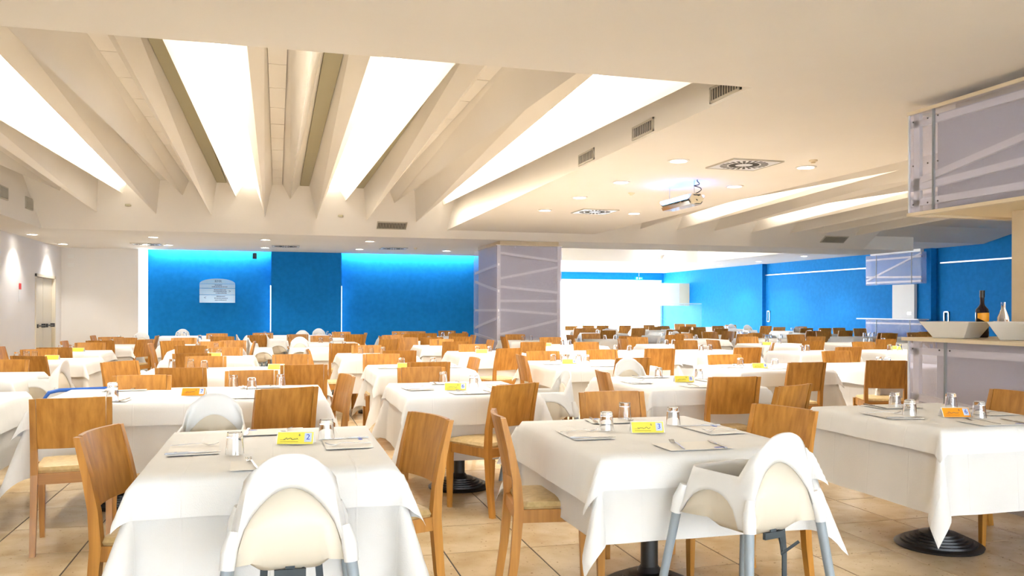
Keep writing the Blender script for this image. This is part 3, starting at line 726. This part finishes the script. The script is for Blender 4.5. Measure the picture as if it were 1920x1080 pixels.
for s in ('near', 'far'):
    for jx in (-.5, .45): setting(tabd[(1, 1)], s, jx)
for r, c in ((1, 2), (1, 3), (2, 2), (2, 3), (2, 4)):
    for s in ('near', 'far', 'left', 'right'): setting(tabd[(r, c)], s)

# ------------------------------------------------------------------ polycarbonate clad bar near the right
def screw(p, parent, ax='x'):
    mb = MB().lathe([(.006, 0), (.006, .004), (.0001, .005)], 8, cap1=False)
    v = []
    for x, y, z in mb.v: v.append((p[0] - z, p[1] + x, p[2] + y) if ax == 'x' else (p[0] + x, p[1] - z, p[2] + y))
    mb.v = v; return part('screw', mb, 'dark', parent)
def battens_x(root, X, y0, y1, z0, z1, diag, w=.05, inset=.05):
    for (a, za), (b, zb) in diag:
        ya = y0 + (y1 - y0) * a; yb = y0 + (y1 - y0) * b; Za = z0 + (z1 - z0) * za; Zb = z0 + (z1 - z0) * zb
        part('batten', MB().add([(X + inset, ya, Za - w / 2), (X + inset, ya, Za + w / 2), (X + inset, yb, Zb + w / 2), (X + inset, yb, Zb - w / 2), (X + inset + .03, ya, Za - w / 2), (X + inset + .03, ya, Za + w / 2), (X + inset + .03, yb, Zb + w / 2), (X + inset + .03, yb, Zb - w / 2)],
             [(0, 1, 2, 3), (7, 6, 5, 4), (0, 4, 5, 1), (1, 5, 6, 2), (2, 6, 7, 3), (3, 7, 4, 0)]), 'batten', root)
def poly_box(root, x0, x1, y0, y1, z0, z1, seams, diag, lid=True, inset=.02, screws=True):
    ys = [y1] + list(seams) + [y0]
    for a, b in zip(ys[:-1], ys[1:]):
        part('clear_panel', MB().box(x0, x0 + .012, b + .006, a - .006, z0, z1), 'poly', root)
        if screws:
            for yy in (a - .05, b + .05):
                for zz in (z0 + .06, (z0 + z1) / 2 - .02, z1 - .06): screw((x0 - .001, yy, zz), root)
    part('clear_panel', MB().box(x0 + .014, x1, y1 - .012, y1, z0, z1), 'poly', root)
    part('clear_panel', MB().box(x0 + .014, x1, y0, y0 + .012, z0, z1), 'poly', root)
    for yy in seams: part('joint_strip', MB().box(x0 - .002, x0 + .014, yy - .008, yy + .008, z0, z1), 'jstrip', root)
    part('corner_edge', MB().box(x0 - .004, x0 + .014, y1 - .004, y1 + .004, z0, z1), 'plastic', root)
    battens_x(root, x0, y0, y1, z0, z1, diag, inset=inset)
    for yy in (y0 + .06, y1 - .09): part('batten', MB().box(x0 + inset, x0 + inset + .03, yy, yy + .06, z0, z1), 'batten', root)
    part('core', MB().box(x0 + .14, x1 - .05, y0 + .1, y1 - .14, z0 + .005, z1 - .005), 'core', root)
BX, BX1, BY0, BY1 = 4.68, 7.6, 1.5, 5.45
CT = 1.157
root = empty('bar_counter', (BX, BY1, 0), 0, 'bar counter clad in ribbed translucent panels at the right', 'counter')
def rel(mb): mb.v = [(x - BX, y - BY1, z) for x, y, z in mb.v]; return mb
root.location = (0, 0, 0)
poly_box(root, BX, BX1, BY0, BY1, .02, CT - .025, (5.08, 3.4), [((0, .93), (1, .93)), ((0, .35), (1, .62)), ((0, .08), (1, .08))])
part('counter_top', MB().box(BX - .035, BX1, BY0, BY1 + .035, CT - .025, CT), 'counter', root)
root = empty('hanging_panel_box', (0, 0, 0), 0, 'translucent ribbed panel box hanging above the bar counter', 'panel box')
poly_box(root, BX, BX1, BY0, BY1, 2.11, 2.86, (5.20, 3.3), [((0, .90), (1, .90)), ((0.2, 1.0), (1, .30)), ((.0, .5), (1, .25)), ((0, .10), (1, .10))])
for z0, z1 in ((2.085, 2.11), (2.86, 2.885)):
    part('edge_frame', MB().box(BX - .01, BX + .05, BY0, BY1 + .01, z0, z1), 'counter', root)
    part('edge_frame', MB().box(BX + .05, BX1, BY1 - .05, BY1 + .01, z0, z1), 'counter', root)
part('hanger', MB().box(BX + .25, BX1 - .2, BY0 + .1, BY1 - .2, 2.86, 2.95), 'pillar', root)
part('soffit_panel', MB().box(BX + .06, BX1, BY0, BY1 - .06, 2.10, 2.112), 'trim', root)
tag(part('pillar', MB().box(5.22, 6.3, 3.9, 5.02, CT + .001, 2.098), 'pillar'), 'square cream pillar standing on the bar counter', 'pillar')
# white bowls, bottles, plate
def sq_bowl(name, cx, cy, s, h, rz, label):
    def rq(a, z): return [(-a, -a, z), (a, -a, z), (a, a, z), (-a, a, z)]
    mb = MB().loft([rq(s * .62, 0), rq(s, h), rq(s - .008, h), rq(s * .62 - .004, .01)], True, True)
    tag(part(name, mb, 'porcelain', None, bevel=.004, loc=(cx, cy, CT + .001), rz=rz), label, 'bowl', 'white square bowls')
sq_bowl('serving_bowl', 4.91, 5.22, .185, .122, math.radians(20), 'white square tapered bowl at the far end of the counter')
sq_bowl('serving_bowl', 5.02, 4.74, .20, .128, math.radians(40), 'white square tapered bowl in front of the dark bottle')
sq_bowl('serving_bowl', 4.98, 4.22, .21, .125, math.radians(8), 'white square bowl behind the plate, cut by photo edge')
bt = empty('liqueur_bottle', (5.20, 5.27, CT + .001), 0, 'dark bottle with orange label on the bar counter', 'bottle')
part('glass_body', MB().lathe([(.040, 0), (.046, .01), (.047, .19), (.044, .215), (.02, .245), (.0155, .26), (.0155, .33)], 24), 'bottle', bt, True)
part('cap', MB().lathe([(.018, .305), (.018, .36), (.0001, .361)], 20, cap1=False), 'black', bt, True)
lb = MB()
rr = []
for i in range(13):
    a = math.radians(-175 + i * 14); zb = .115 + .035 * abs(i - 6) / 6; rr.append([(.0478 * math.cos(a), .0478 * math.sin(a), zb), (.0478 * math.cos(a), .0478 * math.sin(a), .19 - .004 * abs(i - 6) / 6)])
lb.loft(rr, False, False, closed=False); part('label', lb, 'label', bt, True)
b2 = empty('clear_bottle', (5.38, 5.25, CT + .001), 0, 'clear glass bottle half hidden by the cream pillar', 'bottle')
part('glass_body', MB().lathe([(.038, 0), (.042, .01), (.042, .15), (.016, .22), (.015, .27)], 20), 'glass', b2, True)
part('label', MB().lathe([(.0425, .03), (.0425, .12)], 20, cap0=False, cap1=False), 'paper', b2, True)
pl = empty('pastry_plate', (4.78, 4.0, CT + .001), 0, 'white oval plate with brown pastries on the counter', 'plate')
part('plate', MB().lathe([(.07, 0), (.13, .022), (.125, .024), (.07, .006)], 28), 'porcelain', pl, True)
for i, (a, b) in enumerate(((-.03, .03), (.05, -.01), (.0, -.06))):
    tag(part('pastry', MB().lathe([(.012, 0), (.024, .006), (.022, .018), (.0001, .022)], 14, cap1=False), 'food', None, True, loc=(4.78 + a, 4.0 + b, CT + .010)), f"{['left', 'right', 'nearest'][i]} brown pastry on the white plate", 'pastry', 'brown pastries')

# twin bar station by the right wall
root = empty('bar_counter', (0, 0, 0), 0, 'small translucent clad bar counter against the right blue wall', 'counter')
TX, TY0, TY1 = 16.62, 18.9, 21.1
def small_box(root, z0, z1, seams, diag):
    ys = [TY1] + list(seams) + [TY0]
    for a, b in zip(ys[:-1], ys[1:]): part('clear_panel', MB().box(TX, TX + .012, b + .006, a - .006, z0, z1), 'poly', root)
    for yy in seams: part('joint_strip', MB().box(TX - .002, TX + .014, yy - .01, yy + .01, z0, z1), 'jstrip', root)
    part('clear_panel', MB().box(TX + .014, 16.81, TY0, TY0 + .012, z0, z1), 'poly', root)
    part('clear_panel', MB().box(TX + .014, 16.81, TY1 - .012, TY1, z0, z1), 'poly', root)
    battens_x(root, TX, TY0, TY1, z0, z1, diag, inset=.016)
small_box(root, .02, 1.115, (20.65, 19.3), [((0, .9), (1, .9)), ((0, .3), (1, .6))])
part('counter_top', MB().box(TX - .16, 16.81, TY0 - .1, TY1 + .2, 1.115, 1.145), 'plastic', root)
part('partition', MB().box(16.72, 16.81, 19.25, 20.1, 1.145, 2.09), 'white', root)
part('switch_plate', MB().box(16.71, 16.72, 19.35, 19.5, 1.25, 1.33), 'alu', root)
root = empty('hanging_panel_box', (0, 0, 0), 0, 'small translucent panel box above the far right counter', 'panel box')
small_box(root, 2.10, 2.96, (20.65, 19.25), [((0, .85), (1, .85)), ((0, .95), (1, .15)), ((0, .2), (1, .28)), ((0, .08), (1, .08))])
part('hanger', MB().box(16.7, 16.81, TY0 + .1, TY1 - .1, 2.96, 3.04), 'batten', root)

# translucent clad column in the middle
root = empty('clad_column', (0, 0, 0), 0, 'wide column clad in translucent panels over diagonal battens', 'column')
cx0, cx1, cy0, cy1, cz = 4.36, 5.78, 16.9, 19.0, 2.70
part('front_panel', MB().box(cx0, cx1, cy0, cy0 + .012, 0, cz), 'poly', root)
part('side_panel', MB().box(cx0, cx0 + .012, cy0 + .014, cy1, 0, cz), 'poly', root)
part('side_panel', MB().box(cx1 - .012, cx1, cy0 + .014, cy1, 0, cz), 'poly', root)
part('core', MB().box(cx0 + .10, cx1 - .03, cy0 + .2, cy1 - .05, 0, cz - .002), 'core', root)
part('cap', MB().box(cx0 + .1, cx1 - .03, cy0 + .12, cy1, cz, ZL), 'pillar', root)
part('edge_frame', MB().box(cx0 - .01, cx1 + .01, cy0 - .008, cy0 + .03, cz, cz + .012), 'counter', root)
for x in (cx0 + .02, cx1 - .09): part('batten', MB().box(x, x + .07, cy0 + .016, cy0 + .05, 0, cz), 'batten', root)
for za, zb in ((2.52, 2.36), (1.98, 2.24), (1.82, 1.70), (1.52, 1.52), (1.34, 1.24), (.82, 1.12), (.72, .72)):
    w = .05
    part('batten', MB().add([(cx0 + .06, cy0 + .016, za), (cx0 + .06, cy0 + .016, za + w), (cx1 - .06, cy0 + .016, zb + w), (cx1 - .06, cy0 + .016, zb), (cx0 + .06, cy0 + .06, za), (cx0 + .06, cy0 + .06, za + w), (cx1 - .06, cy0 + .06, zb + w), (cx1 - .06, cy0 + .06, zb)],
         [(0, 1, 2, 3), (7, 6, 5, 4), (0, 4, 5, 1), (1, 5, 6, 2), (2, 6, 7, 3), (3, 7, 4, 0)]), 'batten', root)
for za, zb in ((1.75, 2.0), (1.35, 1.35), (1.2, .95), (.7, .8), (2.3, 2.2)):
    battens_x(root, cx0, cy0, cy1, 0, 1, [((0, za), (1, zb))], inset=.03)

# ------------------------------------------------------------------ ceiling fittings
def grille(P0, ux, uz, w, h, label, nsl=11):
    ux = Vector(ux).normalized(); uz = Vector(uz).normalized(); nn = ux.cross(uz); P0 = Vector(P0)
    def bx(a0, a1, b0, b1, c0, c1):
        mb = MB().box(a0, a1, c0, c1, b0, b1); mb.v = [tuple(P0 + ux * x + uz * z + nn * y) for x, y, z in mb.v]; return mb
    root = empty('air_vent', (0, 0, 0), 0, label, 'vent', 'ceiling air vents')
    fr = MB()
    for q in (bx(-w / 2, w / 2, h / 2 - .018, h / 2, -.012, .012), bx(-w / 2, w / 2, -h / 2, -h / 2 + .018, -.012, .012), bx(-w / 2, -w / 2 + .018, -h / 2, h / 2, -.012, .012), bx(w / 2 - .018, w / 2, -h / 2, h / 2, -.012, .012)): fr.add(q.v, q.f)
    part('frame', fr, 'vent', root); part('backing', bx(-w / 2 + .018, w / 2 - .018, -h / 2 + .018, h / 2 - .018, -.004, .004), 'dark', root)
    for i in range(nsl):
        a = -w / 2 + .022 + (w - .044) * (i + .5) / nsl; part('slat', bx(a - .0045, a + .0045, -h / 2 + .018, h / 2 - .018, -.010, .010), 'vent', root)
for i, (a, b) in enumerate(((8.46, 8.94), (6.98, 7.45), (5.49, 5.95))):
    grille((3.26, (a + b) / 2, 3.035), (0, 1, 0), (0, 0, 1), b - a, .125, f"grey slatted air vent, {['farthest', 'middle', 'nearest'][i]} along the ceiling step")
grille((-4.06, 16.0, 3.14), (0, 1, 0), (0, 0, 1), .42, .2, 'small air vent on the left ceiling step, farther one')
grille((-4.06, 14.6, 3.14), (0, 1, 0), (0, 0, 1), .42, .2, 'small air vent on left ceiling step, cut by photo edge')
sl = Vector((0, -1.24, .8))
grille((2.15, yplane(3.0) - .012, 3.0), (1, 0, 0), sl, .58, .22, 'wide slatted air vent on the sloping end face', 18)
grille((12.2, yplane(2.98) - .012, 2.98), (1, 0, 0), sl, .62, .24, 'slatted air vent on the right-hand sloping face', 18)
def diffuser(x, y, z, s, label):
    root = empty('air_diffuser', (x, y, z), 0, label, 'diffuser', 'square swirl diffusers')
    part('plate', MB().box(-s, s, -s, s, -.012, 0), 'plastic', root)
    fr = MB().box(-s - .012, s + .012, s, s + .012, -.016, 0).box(-s - .012, s + .012, -s - .012, -s, -.016, 0).box(-s - .012, -s, -s, s, -.016, 0).box(s, s + .012, -s, s, -.016, 0)
    part('frame', fr, 'vent', root)
    mb = MB()
    for k in range(24):
        a = 2 * PI * k / 24; c, sn = math.cos(a), math.sin(a)
        for r0, r1 in ((.32, .56), (.62, .88)):
            q = [(s * r0, -.008 - s * .01), (s * r1, -.014 - s * .01), (s * r1, .014 + s * .01), (s * r0, .008 + s * .01)]
            mb.add([(u * c - v * sn, u * sn + v * c, zz) for zz in (-.0135, -.011) for u, v in q], [(0, 1, 2, 3), (7, 6, 5, 4), (0, 4, 5, 1), (1, 5, 6, 2), (2, 6, 7, 3), (3, 7, 4, 0)])
    o = part('swirl_slots', mb, 'dark', root)
diffuser(4.88, 8.17, ZS, .29, 'large square swirl diffuser in front of the insect trap')
diffuser(4.92, 12.75, ZS, .29, 'square swirl diffuser at the far end of flat ceiling')
diffuser(-2.80, 20.25, ZL, .29, 'square swirl diffuser above the wall sign')
diffuser(.18, 19.9, ZL, .29, 'square swirl diffuser just before the blue pilaster')
diffuser(2.62, 19.85, ZL, .29, 'square swirl diffuser right of the blue pilaster')
for x, y, z, l in ((5.45, 7.75, ZS, 'small ceiling sensor beside the large diffuser'), (4.62, 10.6, ZS, 'small round ceiling sensor left of the insect trap'), (3.1, 19.6, ZL, 'small round sensor on the low back ceiling')):
    tag(part('ceiling_sensor', MB().lathe([(.045, 0), (.045, -.012), (.025, -.02), (.02, -.035), (.0001, -.036)], 16, cap1=False), 'trim', None, True, loc=(x, y, z)), l, 'sensor', 'ceiling sensors')
for x, zz, l in ((-2.55, 3.19, 'left round yellowish spot fitting on sloping face'), (1.15, 3.13, 'right round yellowish spot fitting on sloping face')):
    tag(part('spot_fitting', MB().lathe([(.05, .02), (.05, -.012), (.0001, -.02)], 16, cap1=False), 'olive', None, True, loc=(x, yplane(zz) - .004, zz)), l, 'fitting', 'round fittings')
# insect trap
tr = empty('insect_trap', (4.92, 9.72, 2.70), math.radians(90), 'chrome hanging insect trap with blue ultraviolet tubes', 'insect trap')
hexa = lambda x, s=1.0: [(x, -.10 * s, .03), (x, -.055 * s, .085), (x, .055 * s, .085), (x, .10 * s, .03), (x, .055 * s, -.03), (x, -.055 * s, -.03)]
part('hood', MB().loft([[(x, y, z) for y, z in ((-.11, .02), (-.06, .085), (.06, .085), (.11, .02), (.10, .018), (.055, .078), (-.055, .078), (-.10, .018))] for x in (-.38, .38)]), 'chrome', tr)
part('tray', MB().loft([[(x, y, z) for y, z in ((-.10, -.005), (-.075, -.045), (.075, -.045), (.10, -.005), (.093, -.005), (.07, -.038), (-.07, -.038), (-.093, -.005))] for x in (-.38, .38)]), 'chrome', tr)
part('end_cap', MB().loft([hexa(-.40), hexa(-.38)]), 'trim', tr); part('end_cap', MB().loft([hexa(.38), hexa(.40)]), 'trim', tr)
for y in (-.105, .105): part('uv_tube', MB().tube([(-.37, y, .06), (.37, y, .06)], .013, 10), 'uv', tr)
for x in (-.34, .34): part('rod', MB().tube([(x, 0, .08), (x, 0, .25)], .004, 6), 'alu', tr)
cb = []
for i in range(40):
    a = i / 39; cb.append((-.42 + .06 * math.sin(a * 19) * (1 - a) , .05 * math.cos(a * 19) * math.sin(a * PI), .0 + .25 * a + .03 * math.sin(a * 13) * (1 - a)))
part('cable', MB().tube(cb, .006, 6), 'black', tr)

# ------------------------------------------------------------------ wall things
sg = empty('wall_sign', (-1.44, 22.235, 1.52), 0, 'frosted glass direction sign with arched top on blue wall', 'sign')
arch_pts = [(.42 * math.cos(math.radians(a)), .47 + .13 * math.sin(math.radians(a))) for a in range(0, 181, 12)]
def slab(pts, y0, y1): return MB().loft([[(x, y0, z) for x, z in pts], [(x, y1, z) for x, z in pts]])
part('top_plate', slab([(.42, .47)] + arch_pts[1:-1] + [(-.42, .47)], -.012, 0), 'signglass', sg)
for z0, z1 in ((.365, .462), (.20, .355), (.0, .19)): part('glass_plate', MB().box(-.42, .42, -.012, 0, z0, z1), 'signglass', sg)
o = put('lettering', text_mesh('RMR', .085, 'ink', 'lettering'), sg, (.02, -.014, .53)); o.rotation_euler = (PI / 2, 0, 0)
for s_, x, z in (('>', .29, .28), ('<', -.29, .12)):
    o = put('arrow', text_mesh(s_, .10, 'ink', 'arrow'), sg, (x, -.014, z)); o.rotation_euler = (PI / 2, 0, 0)
for i, (x, z, wd) in enumerate(((.02, .435, .16), (.05, .393, .36), (.06, .315, .28), (.06, .275, .3), (.08, .235, .24), (.08, .155, .2), (.08, .11, .3), (.08, .065, .28))):
    r = random.Random(i); mb = MB(); xx = x - wd / 2
    while xx < x + wd / 2:
        l = r.uniform(.008, .02); mb.box(xx, xx + l, -.0135, -.0125, z - .008, z + .008 + r.uniform(0, .006)); xx += l + .006
    part('small_print', mb, 'ink', sg)
for x in (-.38, .38): part('standoff', MB().box(x - .01, x + .01, 0, .015, .09, .11), 'alu', sg)
sp = empty('speaker', (-.55, 22.1, 2.70), 0, 'small black speaker hung above the blue wall', 'speaker')
part('cabinet', MB().box(-.05, .05, -.06, .06, -.08, .07), 'black', sp, bevel=.01); part('bracket', MB().box(-.01, .01, -.01, .01, .07, .10), 'black', sp)
# door in the left wall
dr = struct('door_1', MB().box(XL - .06, XL + .02, 19.75, 19.82, 0, 2.1).box(XL - .06, XL + .02, 21.33, 21.4, 0, 2.1).box(XL - .06, XL + .02, 19.75, 21.4, 2.04, 2.1), 'door', 'cream double emergency door with black push bars')
for a, b in ((19.83, 20.57), (20.59, 21.32)):
    part('door_leaf', MB().box(XL - .10, XL - .05, a, b, 0, 2.03), 'door', dr)
    part('push_bar', MB().tube([(XL + .01, a + .08, .99), (XL + .01, b - .08, .99)], .018, 8).box(XL - .05, XL + .03, a + .03, a + .11, .95, 1.03).box(XL - .05, XL + .03, b - .11, b - .03, .95, 1.03), 'black', dr)
part('back_panel', MB().box(XL - .2, XL - .12, 19.8, 21.35, 0, 2.06), 'door', dr)
s2 = empty('wall_notice', (XL + .002, 18.66, 1.6), 0, 'small red and white fire notice beside the door', 'notice')
part('red_square', MB().box(0, .004, -.06, .09, .14, .26), 'red', s2); part('sheet', MB().box(0, .003, -.09, .06, -.1, .12), 'paper', s2)
for z, l in ((2.40, 'lower small switch plate on the white end wall'), (2.60, 'upper small switch plate on the white end wall')):
    tag(part('switch_plate', MB().box(-4.76, -4.62, 21.958, 21.97, z - .05, z + .05), 'paper', bevel=.004), l, 'switch', 'wall plates')
# sliding doors in the right wall
for n, (a, b) in enumerate(((20.0, 26.9), (11.0, 18.55))):
    d = struct(f'door_{n + 2}', MB().box(XR - .04, XR - .004, a, b, 0, 2.6), 'blue', 'wide blue sliding door leaf')
    part('rail', MB().box(XR - .07, XR - .004, a + .25, b, 2.615, 2.65), 'alu', d)
    part('handle', MB().box(XR - .07, XR - .04, b - .30, b - .27, .95, 1.35).box(XR - .07, XR - .04, b - .15, b - .12, .95, 1.35).box(XR - .07, XR - .04, b - .30, b - .12, 1.32, 1.35).box(XR - .07, XR - .04, b - .30, b - .12, .95, .98), 'alu', d)
# far end: exit sign, white screen, glass railing, wall lamp
ex = empty('exit_sign', (15.5, 34.7, 2.70), 0, 'green emergency exit sign over the far windows', 'sign')
part('panel', MB().box(-.17, .17, 0, .03, 0, .12), 'green', ex); part('running_figure', MB().box(-.12, -.08, -.006, 0, .03, .13).box(.0, .04, -.006, 0, .04, .12).box(.06, .14, -.006, 0, .07, .09), 'paper', ex)
part('hanger', MB().box(-.01, .01, .01, .02, .16, .36), 'alu', ex)
ws = empty('white_cabinet', (15.2, 32.5, 1.55), 0, 'white screen box hanging near the far right window corner', 'cabinet')
part('front', MB().box(0, 1.15, -.03, 0, 0, .95), 'paper', ws); part('side', MB().box(1.15, 1.7, -.02, .0, 0, .95), 'trim', ws); part('post', MB().box(-.03, .0, -.03, 0, -1.55, .95), 'frame', ws)
gr = empty('glass_railing', (14.9, 31.4, 0), 0, 'clear glass screen before the far right window', 'screen')
part('pane', MB().box(0, 2.0, 0, .012, .05, 1.62), 'pane', gr); part('top_rail', MB().box(0, 2.0, -.005, .017, 1.62, 1.645), 'frame', gr); part('base', MB().box(0, 2.0, -.03, .04, 0, .05), 'frame', gr)
wl = empty('wall_lamp', (12.8, 26.95, 3.22), 0, 'glowing uplight on the far ceiling face', 'lamp')
part('bowl', MB().lathe([(.06, -.08), (.14, .06), (.13, .06), (.055, -.07)], 20, (0, -.14, 0)), 'white', wl, True); part('bulb', MB().lathe([(.02, -.03), (.06, .02), (.03, .07), (.0001, .075)], 12, (0, -.14, 0), cap1=False), 'lamp', wl, True)
part('arm', MB().box(-.02, .02, -.14, .05, -.06, -.03), 'alu', wl)
ld = bpy.data.lights.new('uplight_bulb', 'POINT'); ld.energy = 35; ld.shadow_soft_size = .06; lo = bpy.data.objects.new('uplight_bulb', ld); COL.objects.link(lo); lo.parent = wl; lo.location = (0, -.14, .14)
# palms and shrubs outside the window
def palm(x, y, h, label, seed):
    r = random.Random(seed); root = empty('garden_palm', (x, y, -.15), 0, label, 'palm', 'palms outside the window')
    part('trunk', MB().tube([(0, 0, 0), (.03, 0, h * .5), (0, 0, h)], [.07, .05, .04], 8), 'leaf', root)
    for i in range(11):
        a = r.uniform(0, 6.28); l = r.uniform(.4, .8); pts = []
        for k in range(5):
            t = k / 4; pts.append(Vector((math.cos(a) * l * t, math.sin(a) * l * t, h + .35 * math.sin(t * 2.4) * l)))
        mb = MB(); n = Vector((-math.sin(a), math.cos(a), 0)); vs = []
        for k, p in enumerate(pts): wd = .05 * math.sin(PI * (.12 + .8 * k / 4)); vs += [tuple(p - n * wd), tuple(p + n * wd)]
        mb.add(vs, [(2 * k, 2 * k + 1, 2 * k + 3, 2 * k + 2) for k in range(4)]); part('frond', mb, 'leaf', root)
palm(13.9, 37.5, .9, 'small palm outside the far window, left one', 1); palm(15.6, 38.5, 1.0, 'small palm outside far window, middle one', 2); palm(17.6, 40, 1.5, 'tall palm outside far window, right one', 3)
# blue rimmed folding cot behind the long table
ct = empty('folding_cot', (-1.55, 7.36, 0), math.radians(14), 'white folding cot with blue rim behind the long table', 'cot')
part('rim', MB().tube([(-.20, 0, 0.0), (-.20, 0, .66), (-.17, 0, .705), (-.10, 0, .72), (.55, 0, .72)], .016, 8), 'bluerim', ct)
part('panel', MB().box(-.185, .55, -.008, .008, .10, .705), 'plastic', ct)
for i in range(12): part('slat', MB().box(-.13 + i * .055, -.10 + i * .055, -.014, .014, .64, .665), 'black', ct)
